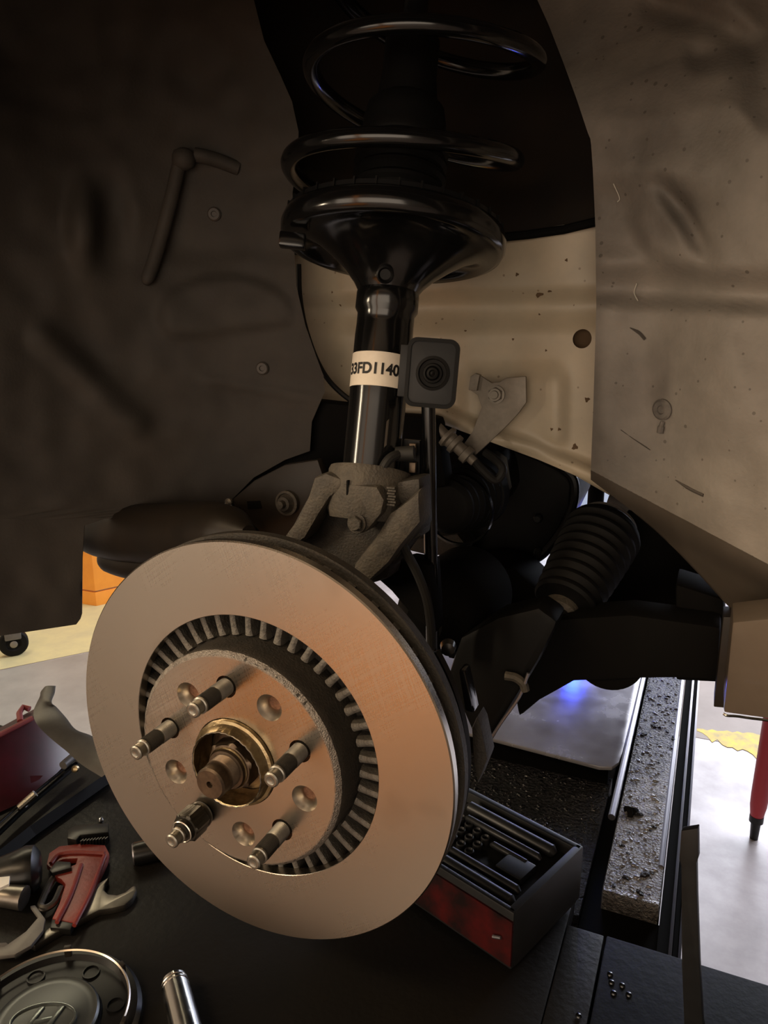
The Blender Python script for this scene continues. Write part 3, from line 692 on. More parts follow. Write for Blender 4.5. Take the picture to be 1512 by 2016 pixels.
rib = MB().box((0, 0, 0), (1, 0, 0), (0, 1, 0), (0, 0, 1), 0.0007, 0.0035, 0.0036).mesh('pad_rib', 'black_rubber')
for k in range(34):
    a = 2 * PI * k / 34; rd = sf * math.cos(a) + sr * math.sin(a); tg = SA.cross(rd)
    M = Matrix((tg, rd, SA)).transposed().to_4x4(); M.translation = SB + SA * 0.0565 + rd * 0.0925 - ORG[strut]
    copy_mesh(rib, 'pad_rib', strut, M)
# drain hole boss and the drop tab at the left of the seat
Pq = SB + SA * 0.004 + sf * 0.034 - sr * 0.004
MB().lathe(Pq, (sf * 0.9 - SA * 0.45), [(-0.004, 0.0075), (0.001, 0.0075), (0.002, 0.0062), (-0.001, 0.0045), (-0.001, 0.0)], 24).build('drain_hole', 'black_satin', strut)
Pq = SB + SA * 0.024 + (-sr * 0.084 + sf * 0.034)
MB().box(Pq, sr, sf, SA, 0.011, 0.006, 0.006).build('seat_tab', 'black_gloss', strut, bevel=0.002)
# bump stop boot and rod
prof = []; t = 0.038
for i in range(8):
    prof += [(t, 0.0385), (t + 0.003, 0.0415), (t + 0.006, 0.0415), (t + 0.009, 0.0385)]; t += 0.0115
prof += [(t, 0.039), (t + 0.006, 0.037), (t + 0.018, 0.0365), (t + 0.030, 0.034), (t + 0.036, 0.027), (t + 0.06, 0.024), (t + .09, 0.024)]
MB().lathe(SB, SA, prof, 56, e1=sf).build('dust_boot', 'black_rubber', strut, smooth=40)
MB().lathe(SB, SA, [(0.16, 0.0105), (0.36, 0.0105)], 24, e1=sf).build('piston_rod', 'black_satin', strut)
# link bracket plate at the right side of the tube
B0 = AY(852, 735, 0.190)
bn = (CAM - B0).normalized(); bn = (bn + V((0, -0.25, 0))).normalized(); bu = (SA - bn * SA.dot(bn)).normalized(); br = bu.cross(bn)
if br.dot(c_right) < 0: br = -br
def rrect(hw, hh, r, n=6):
    out = []
    for cx, cy, a0 in ((hw - r, hh - r, 0), (-hw + r, hh - r, 90), (-hw + r, -hh + r, 180), (hw - r, -hh + r, 270)):
        for i in range(n + 1):
            a = math.radians(a0 + 90 * i / n); out.append((cx + r * math.cos(a), cy + r * math.sin(a)))
    return out
mb = MB(); mb.prism([B0 + br * (u - .001) + bu * v_ for u, v_ in rrect(0.0195, 0.0265, 0.006)], -bn * 0.004)
brk = mb.build('link_bracket', 'black_satin', strut, bevel=0.0008)
o_ = rrect(0.0215, 0.0285, 0.008); i_ = rrect(0.0185, 0.0255, 0.006); n = len(o_)
mb = MB(); vs_ = []
for pts_, z in ((i_, 0.0), (i_, 0.0015), (o_, 0.0012), (o_, -0.014), (i_, -0.014)): vs_ += [B0 + br * (u - .001) + bu * v_ + bn * z for u, v_ in pts_]
mb.add(vs_, [(k * n + j, k * n + (j + 1) % n, ((k + 1) % 5) * n + (j + 1) % n, ((k + 1) % 5) * n + j) for k in range(5) for j in range(n)])
mb.build('bracket_rim', 'black_arm', brk, smooth=40)
MB().box(B0 - br * 0.022 - bn * 0.016, br, bu, bn, 0.008, 0.022, 0.003).build('weld_tab', 'black_satin', brk, bevel=0.001)
# ================================================================== COIL SPRING
pts = []
fh_ = V(((CAM - S0).x, (CAM - S0).y, 0)).normalized(); rh_ = V((-fh_.y, fh_.x, 0))
pad0 = SB + SA * 0.0605
N = 320; a_s, a_e = math.radians(-205), math.radians(1000)
for i in range(N + 1):
    a = a_s + (a_e - a_s) * i / N
    z = 0.437 + 0.083 * a / (2 * PI)
    P = SP(z) + c_right * (0.002 + 0.13 * (z - 0.437)) + (fh_ * math.cos(a) + rh_ * math.sin(a)) * 0.0950
    zp = pad0.z - ((P.x - pad0.x) * SA.x + (P.y - pad0.y) * SA.y) / SA.z + 0.0078
    P.z = smin([-z + 0.018 * math.sin(a), -zp], 300) * -1
    pts.append(P)
spring = MB().tube(pts, 0.0076, 14).build('coil_spring', 'black_gloss', None, smooth=60); tag(spring, 'black coil spring standing on the strut seat', 'spring')
# ================================================================== SWAY BAR LINK, wires
link = thing('sway_bar_link', 'black sway bar link rod hanging from the strut bracket', 'link rod', AY(852, 1250, 0.215))
jb = B0 - bn * 0.002 + br * 0.000
MB().lathe(jb, bn, [(0.0, 0.0145), (0.003, 0.0142), (0.0036, 0.0120), (0.0022, 0.0112), (0.0020, 0.0085), (0.0046, 0.0078), (0.0050, 0.0062), (0.0036, 0.0056), (0.0058, 0.0046), (0.0064, 0.0030), (0.0052, 0.0022), (0.0066, 0.0)], 40).build('ball_stud_end', 'black_rubber', link, smooth=30)
top, bot = AY(843, 770, 0.212), AY(852, 1300, 0.225)
MB().tube([top, bot], 0.0062, 16).build('link_rod', 'black_gloss', link)
wire = MB().tube(curve_pts([AY(x, y, Y) for x, y, Y in ((812, 893, .20), (790, 893, .185), (765, 905, .172), (750, 935, .166), (752, 970, .165), (768, 1020, .167), (795, 1078, .172), (822, 1130, .18), (840, 1180, .185), (848, 1230, .19), (850, 1275, .195))], 6), 0.0042, 10).build('sensor_wire', 'rubber_grey', None)
tag(wire, 'thin grey rubber sensor wire looping down past the knuckle', 'wire')
cl = thing('wire_clip', 'small rubber wire clip with copper tabs beside the strut', 'clip', AY(810, 915, .20))
MB().lathe(AY(798, 893, .186), V((1, 0.2, 0.1)), [(-.008, .0065), (.008, .0065)], 16).build('grommet', 'rubber_grey', cl)
mb = MB(); mb.prism([AY(x, y, .205) for x, y in ((795, 865), (826, 868), (826, 945), (795, 940))], (0, .004, 0)); mb.build('clip_plate', 'black_satin', cl)
for yy in (883, 920):
    MB().box(AY(813, yy, .200), (1, .2, 0), (0, 1, 0), (0, .1, 1), .0028, .002, .0045).build('copper_tab', 'brown_steel', cl, bevel=.0005)
pw = MB().tube(curve_pts([AY(x, y, .375) for x, y in ((588, 520), (590, 580), (600, 640), (622, 705), (650, 752), (690, 788), (720, 800))], 6), 0.0032, 8).build('body_wire', 'black_satin', None)
tag(pw, 'thin black wire curving along the liner edge behind the strut', 'wire')
# ================================================================== STEERING KNUCKLE
kn = thing('steering_knuckle', 'cast iron steering knuckle clamped round the strut foot', 'knuckle', AY(680, 1110, 0.15))
KC = SP(0.150)
MB().lathe(KC, SA, [(-0.020, 0.033), (-0.012, 0.036), (0.020, 0.0375), (0.0235, 0.0360), (0.0235, 0.0262), (-0.02, 0.0262)], 56, e1=sf, closed=True,
           rmod=lambda r, t, a, k: (r, t + 0.004 * math.cos(a + .3) * (k in (2, 3)))).build('clamp_collar', 'cast_iron', kn)
web = [(618, 944), (640, 936), (672, 942), (720, 956), (741, 958), (757, 985), (750, 1010), (735, 1030), (720, 1048), (700, 1052), (690, 1043), (684, 1012), (679, 1000), (672, 960), (660, 975), (640, 1000), (615, 1048), (560, 1090), (560, 1040), (600, 985), (616, 962)]
front = [(672, 952), (742, 958), (756, 985), (750, 1012), (734, 1032), (720, 1048), (702, 1053), (690, 1044), (684, 1012)]
slab_px(front, 0.150, 0.022).build('clamp_ear', 'cast_iron', kn, bevel=0.004)
arm = [(616, 940), (640, 931), (676, 944), (676, 968), (652, 975), (628, 1012), (600, 1060), (560, 1088), (548, 1070), (585, 1020), (606, 975)]
slab_px(arm, 0.152, 0.026).build('side_rib', 'cast_iron', kn, bevel=0.005)
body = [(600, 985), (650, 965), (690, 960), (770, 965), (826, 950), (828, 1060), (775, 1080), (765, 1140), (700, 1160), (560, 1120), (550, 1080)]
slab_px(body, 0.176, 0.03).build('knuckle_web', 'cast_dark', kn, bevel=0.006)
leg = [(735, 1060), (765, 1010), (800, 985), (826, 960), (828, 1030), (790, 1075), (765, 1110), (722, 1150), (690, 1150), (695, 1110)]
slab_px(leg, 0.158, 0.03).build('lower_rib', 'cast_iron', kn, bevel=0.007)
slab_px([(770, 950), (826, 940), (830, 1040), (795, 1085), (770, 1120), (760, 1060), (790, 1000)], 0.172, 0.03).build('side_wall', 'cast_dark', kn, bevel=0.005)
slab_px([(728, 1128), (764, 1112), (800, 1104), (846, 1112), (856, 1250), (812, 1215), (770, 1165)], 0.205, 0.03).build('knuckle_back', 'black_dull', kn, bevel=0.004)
P = AY(703, 1030, 0.149)
hexnut(P, (0, -1, 0.1), 0.0112, [(0.0, 0.0085, 0), (0.0014, 0.0085, 0), (0.0015, 0.0065, 1), (0.0052, 0.0065, 1), (0.006, 0.0052, 0), (0.006, 0.0, 0)], 48).build('pinch_bolt', 'cast_iron', kn, smooth=25)
MB().prism([AY(x, y, 0.1495) for x, y in ((682, 946), (686, 946), (684, 1004), (681, 1012))], (0, 0.003, 0)).build('clamp_slit', 'black_dull', kn, smooth=0)
tooth = MB().box((0, 0, 0), (1, 0, 0), (0, 1, 0), (0, 0, 1), 0.0035, 0.002, 0.0008).mesh('serration', 'cast_iron')
for k in range(7):
    copy_mesh(tooth, 'serration', kn, Matrix.Translation(AY(771 + (k % 2) * 2, 960 + k * 5.5, 0.157) - ORG[kn]))
# bracket and dome nut to the left of the knuckle
sb = thing('frame_bracket', 'rusty brown frame bracket with bolt left of the knuckle', 'bracket', AY(540, 1060, 0.26))
slab_px([(452, 988), (500, 946), (560, 915), (625, 905), (640, 950), (600, 1010), (560, 1075), (500, 1060), (470, 1020)], 0.27, 0.012).build('bracket_plate', 'brown_plastic', sb, bevel=0.002)
slab_px([(486, 987), (512, 986), (516, 1001), (488, 1003)], 0.2695, 0.004).build('slot', 'black_dull', sb)
P = AY(566, 990, 0.268)
MB().lathe(P, bn + V((-.3, 0, 0)), [(-0.004, 0.0135), (0.003, 0.0135), (0.004, 0.011), (0.002, 0.010), (0.004, 0.0085), (0.009, 0.0075), (0.010, 0.0045), (0.016, 0.0042), (0.017, 0.0)], 28).build('bracket_bolt', 'cast_iron', sb)
MB().lathe(AY(452, 988, 0.268), (0, -1, 0), [(0, .0045), (.003, .0045), (.005, .002), (.005, 0)], 16).build('rivet', 'bolt_grey', sb)
MB().tube([AY(x, y, 0.262) for x, y in ((470, 1000), (490, 1030), (510, 1050))], 0.0022, 8).build('edge_wire', 'black_satin', sb)
blk = thing('black_duct', 'black rubber duct behind the foot of the strut', 'duct', AY(650, 930, 0.34))
slab_px([(560, 782), (700, 798), (760, 815), (860, 822), (880, 960), (640, 985), (600, 1010), (440, 1010), (440, 940), (520, 880), (560, 860)], 0.352, 0.03).build('duct_body', 'black_dull', blk, bevel=0.008)
# resonator with stepped lower seam
rs_ = thing('plastic_resonator', 'dark brown rounded plastic resonator left of the rotor', 'resonator', AY(320, 1130, 0.255))
pth = [(168, 1046, .012), (176, 1046, .024), (200, 1046, .031), (250, 1050, .0345), (320, 1052, .0355), (370, 1050, .0350), (415, 1046, .032), (455, 1046, .025), (490, 1050, .008)]
MB().tube(curve_pts([AY(x, y, 0.285 - 0.012 * i) for i, (x, y, r) in enumerate(pth)], 4), [interp([(i * 4, q[2]) for i, q in enumerate(pth)], k) for k in range(4 * 8 + 1)], 28, flat=1.05).build('upper_shell', 'brown_plastic', rs_, smooth=60)
pth = [(207, 1098, .008), (218, 1102, .016), (260, 1108, .0195), (330, 1110, .020), (420, 1105, .020)]
MB().tube(curve_pts([AY(x, y, 0.272 - 0.012 * i) for i, (x, y, r) in enumerate(pth)], 4), [interp([(i * 4, q[2]) for i, q in enumerate(pth)], k) for k in range(4 * 4 + 1)], 22).build('lower_shell', 'brown_plastic', rs_, smooth=60)
MB().tube(curve_pts([AY(x, y, Y) for x, y, Y in ((172, 1080, .262), (200, 1076, .252), (260, 1080, .236), (340, 1078, .218), (400, 1070, .21))], 4), 0.003, 8).build('seam_flange', 'black_dull', rs_, smooth=60)
# ================================================================== PARTS BEHIND THE KNUCKLE
# fuse bracket on the apron
fb = thing('hose_bracket', 'grey stamped steel hose bracket bolted to the beige apron', 'bracket', AY(985, 890, 0.37))
slab_px([(922, 766), (926, 742), (935, 735), (943, 738), (968, 754), (984, 752), (996, 744), (1035, 741), (1036, 792), (1022, 812), (1000, 836), (958, 876), (936, 896), (905, 886), (930, 850), (948, 802), (940, 778)], 0.377, 0.005).build('bracket_plate', 'bracket_steel', fb, bevel=0.001)
slab_px([(922, 768), (926, 741), (935, 735), (944, 738), (938, 770)], 0.371, 0.008).build('bent_tab', 'bracket_steel', fb, bevel=0.0008)
P = AY(977, 777, 0.376)
hexnut(P, (0, -1, 0.05), 0.0135, [(0, 0.0095, 0), (0.002, 0.0095, 0), (0.0022, 0.0078, 1), (0.006, 0.0078, 1), (0.0072, 0.0066, 0), (0.0072, 0.0045, 0), (0.009, 0.004, 0), (0.009, 0.0, 0)], 48).build('bracket_bolt', 'bolt_grey', fb, smooth=25)
bh = thing('brake_hose_fitting', 'corroded steel brake hose fitting under the bracket', 'fitting', AY(900, 890, 0.36))
ax = (AY(925, 900, 0.362) - AY(858, 838, 0.362))
MB().tube(curve_pts([AY(x, y, 0.362) for x, y in ((838, 815), (860, 840), (878, 858))], 4), 0.006, 12).build('hose_end', 'bracket_steel', bh)
MB().lathe(AY(878, 858, .362), ax, [(0, .012), (.004, .0125), (.006, .009), (.010, .0085), (.011, .011), (.016, .011), (.017, .007), (.026, .007), (.027, .0095), (.034, .0095), (.035, .005), (.042, .005)], 24).build('fitting_body', 'bracket_steel', bh, smooth=25)
hs = MB().tube(curve_pts([AY(x, y, Y) for x, y, Y in ((925, 895, .365), (945, 920, .372), (975, 945, .38), (990, 925, .385), (975, 905, .39), (955, 890, .395))], 6), 0.0048, 10).build('brake_hose', 'rubber_grey', None)
tag(hs, 'short curled grey brake hose below the fitting', 'hose')
# CV joint boot and drive shaft
cv = thing('cv_joint_boot', 'ribbed black rubber drive shaft boot behind the link rod', 'boot', AY(880, 1060, 0.38))
prof = [(0, 0.016), (0.001, 0.024)]; t = 0.002
for i in range(6): prof += [(t, 0.026 + .0022 * i), (t + .004, 0.031 + .0022 * i), (t + .008, 0.031 + .0022 * i), (t + .011, 0.026 + .0022 * i)]; t += .0125
MB().lathe(AY(876, 1000, 0.36), V((0.06, 1, 0.0)), prof + [(t, .043), (t + .02, .043)], 40).build('bellows', 'black_rubber', cv, smooth=40)
MB().lathe(AY(900, 1005, 0.375), V((0.06, 1, 0)), [(0, .041), (.005, .0415), (.005, .0385), (0, .0385)], 40, closed=True).build('boot_clamp', 'black_gloss', cv)
# gearbox / engine casting with rim flange
gb = thing('gearbox_casing', 'dark gearbox casing with a rounded flange under the apron', 'engine part', AY(1000, 1110, 0.52))
cas = [(840, 830), (900, 850), (960, 862), (1060, 900), (1122, 930), (1130, 955), (1126, 1000), (1104, 1045), (1072, 1088), (1050, 1102), (1010, 1108), (930, 1100), (850, 1090), (800, 1080), (780, 1000), (800, 880)]
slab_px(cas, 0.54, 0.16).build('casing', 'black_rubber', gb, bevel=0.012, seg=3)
rim = [AY(x, y, 0.532) for x, y in ((1108, 922), (1129, 945), (1130, 985), (1112, 1035), (1080, 1080), (1050, 1102), (1005, 1109), (950, 1103))]
MB().tube(curve_pts(rim, 5), 0.006, 10).build('rim_flange', 'black_satin', gb)
for x, y in ((1061, 1085), (1060, 1020), (985, 1104)):
    MB().lathe(AY(x, y, 0.534), (0, -1, 0), [(0, .006), (.006, .006), (.008, .004), (.008, 0)], 16).build('flange_bolt', 'black_satin', gb)
slab_px([(975, 880), (1000, 900), (1010, 960), (985, 1000), (960, 960), (955, 905)], 0.50, 0.05).build('cast_boss', 'black_satin', gb, bevel=0.01)
slab_px([(820, 1060), (900, 1050), (920, 1075), (905, 1098), (840, 1094), (800, 1085)], 0.50, 0.05).build('cast_foot', 'cast_dark', gb, bevel=0.006)
MB().tube(curve_pts([AY(x, y, 0.47) for x, y in ((880, 1122), (892, 1106), (910, 1098), (940, 1098), (985, 1108), (1010, 1116))], 5), 0.0042, 8).build('wire_loop', 'black_rubber', gb)
# steering bellows and tie rod
st = thing('steering_rack_boot', 'ribbed black steering rack bellows in front of the subframe', 'boot', AY(1110, 1210, 0.42))
p0, p1 = AY(1190, 1045, 0.46), AY(1110, 1190, 0.36); L = (p1 - p0).length
prof = [(-0.006, 0.036), (0.0, 0.041)]; n = 9
for i in range(n):
    t = L * (i + .2) / n; r = 0.044 - 0.0105 * (i / n) ** 1.3
    prof += [(t, r - .003), (t + L / n * .3, r), (t + L / n * .55, r), (t + L / n * .8, r - .003)]
prof += [(L, 0.030), (L + .004, 0.018), (L + .03, 0.012), (L + .031, 0)]
MB().lathe(p0, p1 - p0, prof, 44).build('bellows', 'black_rubber', st, smooth=40)
MB().lathe(p1, p1 - p0, [(0.002, .019), (.012, .020), (.016, .016), (.016, .012)], 24).build('clamp_band', 'cast_iron', st)
MB().lathe(p0 + (p0 - p1) * 0.10, p1 - p0, [(0, .034), (.012, .034)], 32).build('rack_end', 'grey_steel', st)
# lower arm, drive housing, subframe
lc = thing('lower_control_arm', 'black lower control arm reaching to the rotor', 'control arm', AY(1000, 1440, 0.3))
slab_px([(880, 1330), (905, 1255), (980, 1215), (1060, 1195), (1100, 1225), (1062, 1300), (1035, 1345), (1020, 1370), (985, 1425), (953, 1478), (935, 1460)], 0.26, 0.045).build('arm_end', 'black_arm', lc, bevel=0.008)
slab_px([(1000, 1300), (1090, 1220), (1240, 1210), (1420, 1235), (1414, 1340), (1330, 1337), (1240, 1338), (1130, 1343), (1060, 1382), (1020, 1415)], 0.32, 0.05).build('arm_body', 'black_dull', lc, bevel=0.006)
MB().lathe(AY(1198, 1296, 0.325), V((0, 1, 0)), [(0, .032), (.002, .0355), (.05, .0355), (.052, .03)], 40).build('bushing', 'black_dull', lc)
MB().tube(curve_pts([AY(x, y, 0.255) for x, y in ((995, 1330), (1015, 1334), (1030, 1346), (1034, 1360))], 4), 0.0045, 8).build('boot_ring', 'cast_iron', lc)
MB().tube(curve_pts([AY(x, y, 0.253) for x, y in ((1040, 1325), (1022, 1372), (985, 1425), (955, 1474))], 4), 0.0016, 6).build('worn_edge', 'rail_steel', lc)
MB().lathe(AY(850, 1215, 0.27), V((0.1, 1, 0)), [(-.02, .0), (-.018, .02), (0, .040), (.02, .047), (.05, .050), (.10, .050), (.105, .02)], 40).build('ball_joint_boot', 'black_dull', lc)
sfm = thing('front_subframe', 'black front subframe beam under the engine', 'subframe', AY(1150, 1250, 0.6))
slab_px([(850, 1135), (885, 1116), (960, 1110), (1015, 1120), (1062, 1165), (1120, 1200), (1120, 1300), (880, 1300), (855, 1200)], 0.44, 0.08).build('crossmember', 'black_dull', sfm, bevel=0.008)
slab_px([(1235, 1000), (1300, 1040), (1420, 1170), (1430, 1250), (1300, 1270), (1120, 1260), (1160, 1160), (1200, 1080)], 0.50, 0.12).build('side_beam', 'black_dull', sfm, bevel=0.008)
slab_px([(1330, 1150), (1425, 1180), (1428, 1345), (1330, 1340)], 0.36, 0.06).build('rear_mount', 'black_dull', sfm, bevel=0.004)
pipe = MB().tube(curve_pts([AY(x, y, .52) for x, y in ((1196, 990), (1215, 996), (1245, 1010), (1275, 1032))], 4), 0.016, 14).build('heater_pipe', 'grey_steel', None); tag(pipe, 'grey metal pipe end above the steering bellows', 'pipe')
pst = MB().prism([AY(x, y, .62) for x, y in ((1112, 1036), (1132, 1052), (1118, 1066), (1100, 1095), (1076, 1082), (1098, 1048))], (0, .03, 0)).build('support_stay', 'dark_steel', None, bevel=.001); tag(pst, 'dark flat steel stay beside the gearbox flange', 'stay')
# splash shield and caliper bracket bits behind the rotor
ds = thing('dust_shield', 'thin black brake dust shield behind the rotor edge', 'shield', (0.12, 0.05, -0.1))
mb = MB(); seg_ = 40; vs_ = []; 
for i in range(seg_ + 1):
    a = math.radians(-62 + 95 * i / seg_)
    for r, y in ((0.10, 0.040), (0.150, 0.040), (0.1525, 0.038), (0.154, 0.042), (0.150, 0.043), (0.10, 0.043)): vs_.append((r * math.cos(a), y, r * math.sin(a)))
mb.add(vs_, [(i * 6 + j, i * 6 + (j + 1) % 6, (i + 1) * 6 + (j + 1) % 6, (i + 1) * 6 + j) for i in range(seg_) for j in range(6)] + [tuple(range(6)), tuple(range(seg_ * 6, seg_ * 6 + 6))])
mb.build('shield_plate', 'black_satin', ds)
cb = thing('caliper_bracket', 'dark caliper mounting lug beside the rotor edge', 'bracket', (0.15, 0.06, -0.05))
slab_px([(928, 1435), (938, 1412), (946, 1430), (960, 1495), (950, 1520), (940, 1545), (932, 1500)], 0.075, 0.02).build('mount_lug', 'cast_dark', cb, bevel=0.002)
slab_px([(902, 1320), (914, 1322), (926, 1375), (933, 1405), (915, 1400)], 0.085, 0.015).build('bracket_foot', 'black_gloss', cb, bevel=0.002)
MB().lathe(AY(882, 1276, .08), (0.3, -1, 0), [(-.004, .006), (.003, .005), (.004, .002), (.004, 0)], 16).build('bleeder', 'dark_steel', cb)
# ================================================================== LIFT: runway deck, bridge jack, plates
rw = thing('lift_runway', 'black oily lift runway deck under the rotor', 'lift', (0, 0, -0.40))
MB().aabb(-2.2, 0.2, -0.145, 0.29, DECK - 0.03, DECK).build('deck_plate', 'deck_black', rw, bevel=0.002)
MB().aabb(0.2005, 0.236, -0.145, 0.24, DECK - 0.03, DECK).build('deck_edge', 'deck_black', rw, bevel=0.002)
MB().aabb(-2.2, 1.8, -0.14, 0.23, DECK - 0.12, DECK - 0.031).build('deck_beam', 'body_dark', rw)
MB().aabb(0.238, 1.8, -0.145, 0.24, DECK - 0.03, DECK + 0.001).build('turn_plate', 'plate_black', rw, bevel=0.002)
MB().aabb(-2.2, 1.8, -0.19, 0.22, FLOOR, FLOOR + .05).build('lower_beam', 'body_dark', rw)
for xx in (-1.6, 1.2): MB().aabb(xx, xx + .12, -0.1, 0.12, FLOOR + .05, DECK - 0.12).build('lift_post', 'body_dark', rw)
# kink line: a raised fold of the turn plate apron
for (x, y) in ((1201, 1918), (1204, 1934), (1225, 1940), (1208, 1955), (1238, 1958), (1139, 2000)):
    P = AZ(x, y, DECK + .001); MB().lathe(P, (0, 0, 1), [(0, .0028), (.0012, .0022), (.002, .0)], 12).build('oil_drop', 'black_gloss', rw)
bj = thing('bridge_jack', 'grimy rolling bridge jack beam reaching under the car', 'jack', (0.2, 0.6, -0.42))
ZT = -0.30
def zslab(poly, Z, th, name, m, parent, **k): return slab_z(poly, Z, th).build(name, m, parent, **k)
# grey tray plate with a rounded front corner
pl = [AZ(x, y, ZT) for x, y in ((962, 1452), (1100, 1488), (1180, 1509), (1205, 1510), (1219, 1500), (1226, 1480), (1262, 1338))]
far = [V((0.212, 1.75, ZT)), V((-0.25, 1.75, ZT)), V((-0.25, 0.585, ZT))]
mb = MB(); mb.prism(pl + far, (0, 0, -0.006)); mb.build('tray_plate', 'plate_grey', bj, bevel=0.002)
mb = MB(); mb.aabb(-0.25, 0.2, 0.33, 0.62, -0.42, -0.345); mb.build('wet_ledge', 'grime_wet', bj)
MB().aabb(-0.3, 0.2218, 0.295, 1.75, -0.44, -0.421).build('jack_base', 'black_dull', bj)
MB().aabb(-0.25, 0.195, 0.60, 1.70, -0.42, -0.307).build('tray_skirt', 'black_dull', bj)
MB().aabb(0.2005, 0.2215, 0.30, 0.60, -0.42, -0.36).build('side_gap_filler', 'black_dull', bj)
# channel beam with lips
xa, xb = 0.222, 0.283
MB().aabb(xa, xb, 0.335, 1.75, -0.40, -0.306).build('channel_beam', 'grime_grey', bj, bevel=0.006)
MB().tube([V((xa - .006, 0.46, -0.300)), V((xa - .006, 1.75, -0.300))], 0.0045, 10).build('beam_lip', 'rail_steel', bj)
MB().tube([V((xb - .004, 0.40, -0.3085)), V((xb - .004, 1.75, -0.3085))], 0.0040, 10).build('beam_edge', 'rail_steel', bj)
MB().aabb(xb + .001, xb + 0.012, 0.28, 1.75, -0.46, -0.325).build('beam_side', 'black_dull', bj)
MB().aabb(xb + .012, xb + 0.0155, 0.28, 1.75, -0.40, -0.318).build('guide_rail', 'rail_steel', bj, bevel=.0006)
MB().aabb(xb + .0165, xb + 0.021, 0.28, 1.75, -0.46, -0.33).build('guide_groove', 'black_dull', bj)
MB().aabb(xb + .0215, xb + 0.0245, 0.28, 1.75, -0.40, -0.325).build('guide_rail', 'rail_steel', bj, bevel=.0006)
MB().aabb(xa, xb + .01, 0.255, 0.334, -0.46, -0.33).build('beam_end', 'black_dull', bj)
# grease lumps on the beam
for k in range(46):
    x = xa + 0.006 + random.random() * (xb - xa - .012); y = 0.345 + random.random() ** 2.2 * 0.5; r = 0.0012 + random.random() ** 3 * 0.0045
    MB().lathe((x, y, -0.3066), (0, 0, 1), [(0, r), (r * .5, r * .8), (r * .8, 0)], 8, rmod=lambda r_, t, a, kk: (r_ * (1 + .4 * math.sin(2 * a + k)), t)).build('grease_lump', 'grime_wet', bj)
mat('wet_glint', (0.012, 0.012, 0.014), 0.10, spec=0.8)
mat('grease_glint', (0.26, 0.255, 0.26), 0.14, 0.5, spec=0.7)
def glint_domes(n, x0, x1, y0, y1, z, rmin, rmax, pw):
    mb = MB()
    for k in range(n):
        r = rmin + (rmax - rmin) * random.random() ** 3; x = x0 + (x1 - x0) * random.random(); y = y0 + (y1 - y0) * random.random() ** pw
        st = 0.6 + random.random(); ph = random.random() * 6
        mb.lathe((x, y, z - .0002), (0, 0, 1), [(0, r), (r * .45, r * .82), (r * .72, r * .4), (r * .8, 0.0)], 7, caps=False, rmod=lambda r_, t, a, kk: (r_ * (1 + .35 * math.sin(2 * a + ph)) * st, t))
    return mb
glint_domes(620, 0.0, 0.196, 0.40, 0.595, -0.345, .0010, .0034, 0.8).build('wet_glints', 'wet_glint', bj, smooth=60, kind='stuff')  # small domes added on the wet ledge to catch sparkles
glint_domes(900, xa + .005, xb - .008, 0.345, 1.25, -0.306, .0007, .0026, 1.2).build('grease_glints', 'grease_glint', bj, smooth=60, kind='stuff')  # domes added over the greasy beam for its glints
P = AZ(1242, 1600, -0.306); MB().lathe(P, (0, 0, 1), [(0, .0085), (.004, .007), (.007, .003), (.008, 0)], 10, rmod=lambda r_, t, a, kk: (r_ * (1 + .45 * math.sin(3 * a)), t)).build('grease_lump', 'black_dull', bj)
lever = thing('flat_pry_bar', 'flat black steel bar standing upright at lower right', 'pry bar', AY(1365, 2010, 0.10))
YB = 0.10
MB().prism([AY(x, y, YB) for x, y in ((1341, 1636), (1374, 1631), (1375, 1688), (1371, 1700), (1372, 1760), (1377, 1900), (1384, 2022), (1347, 2022), (1342, 1900), (1341, 1705), (1337, 1692))], (0.001, 0.006, 0)).build('bar_blade', 'bar_black', lever, bevel=0.0008)
MB().prism([AY(x, y, YB) for x, y in ((1347, 2021), (1384, 2021), (1386, 2034), (1346, 2034))], (0.001, 0.006, 0)).build('bar_foot', 'bar_black', lever)
# socket case
cs = thing('socket_case', 'open black and red socket set case behind the rotor', 'tool case', (0.12, 0.22, DECK))
e1 = V((0.940, -0.342, 0)); e2 = V((0.342, 0.940, 0)); FR = V((0.164, 0.158, 0))
def CP(u, v_, z): return FR - e1 * u + e2 * v_ + V((0, 0, z))
W_, D_ = 0.20, 0.124
def cbox(u0, u1, v0, v1, z0, z1):
    return MB().box(CP((u0 + u1) / 2, (v0 + v1) / 2, (z0 + z1) / 2), -e1, e2, (0, 0, 1), (u1 - u0) / 2, (v1 - v0) / 2, (z1 - z0) / 2)
cbox(0, W_, 0, D_, -0.232, -0.226).build('tray_floor', 'case_black', cs)
cbox(0, W_, -0.002, 0.0, -0.270, -0.222).build('front_panel', 'case_red', cs)
for (u0, u1, v0, v1) in ((0, W_, 0, .006), (0, W_, D_ - .008, D_), (0, .008, 0, D_), (W_ - .008, W_, 0, D_)):
    cbox(u0, u1, v0, v1, -0.275, -0.213).build('case_wall', 'case_black', cs, bevel=0.002)
cbox(0, W_, .006, D_ - .008, -0.275, -0.233).build('case_base', 'case_black', cs)
def slotrib(u0, u1, v, r, z=-0.2215): 
    return MB().tube([CP(u0, v, z), CP(u0 + .003, v, z + .002), CP(u1 - .003, v, z + .002), CP(u1, v, z)], [r * .6, r, r, r * .6], 12)
for (u0, u1, v, r) in ((.020, .13, .103, .0065), (.026, .12, .086, .004), (.012, .11, .017, .006), (.016, .10, .033, .0045), (.03, .075, .070, .0035)):
    slotrib(u0, u1, v, r).build('tool_rest', 'case_black', cs)
cbox(.022, .052, .044, .072, -.226, -.217).build('moulded_block', 'case_black', cs, bevel=.002)
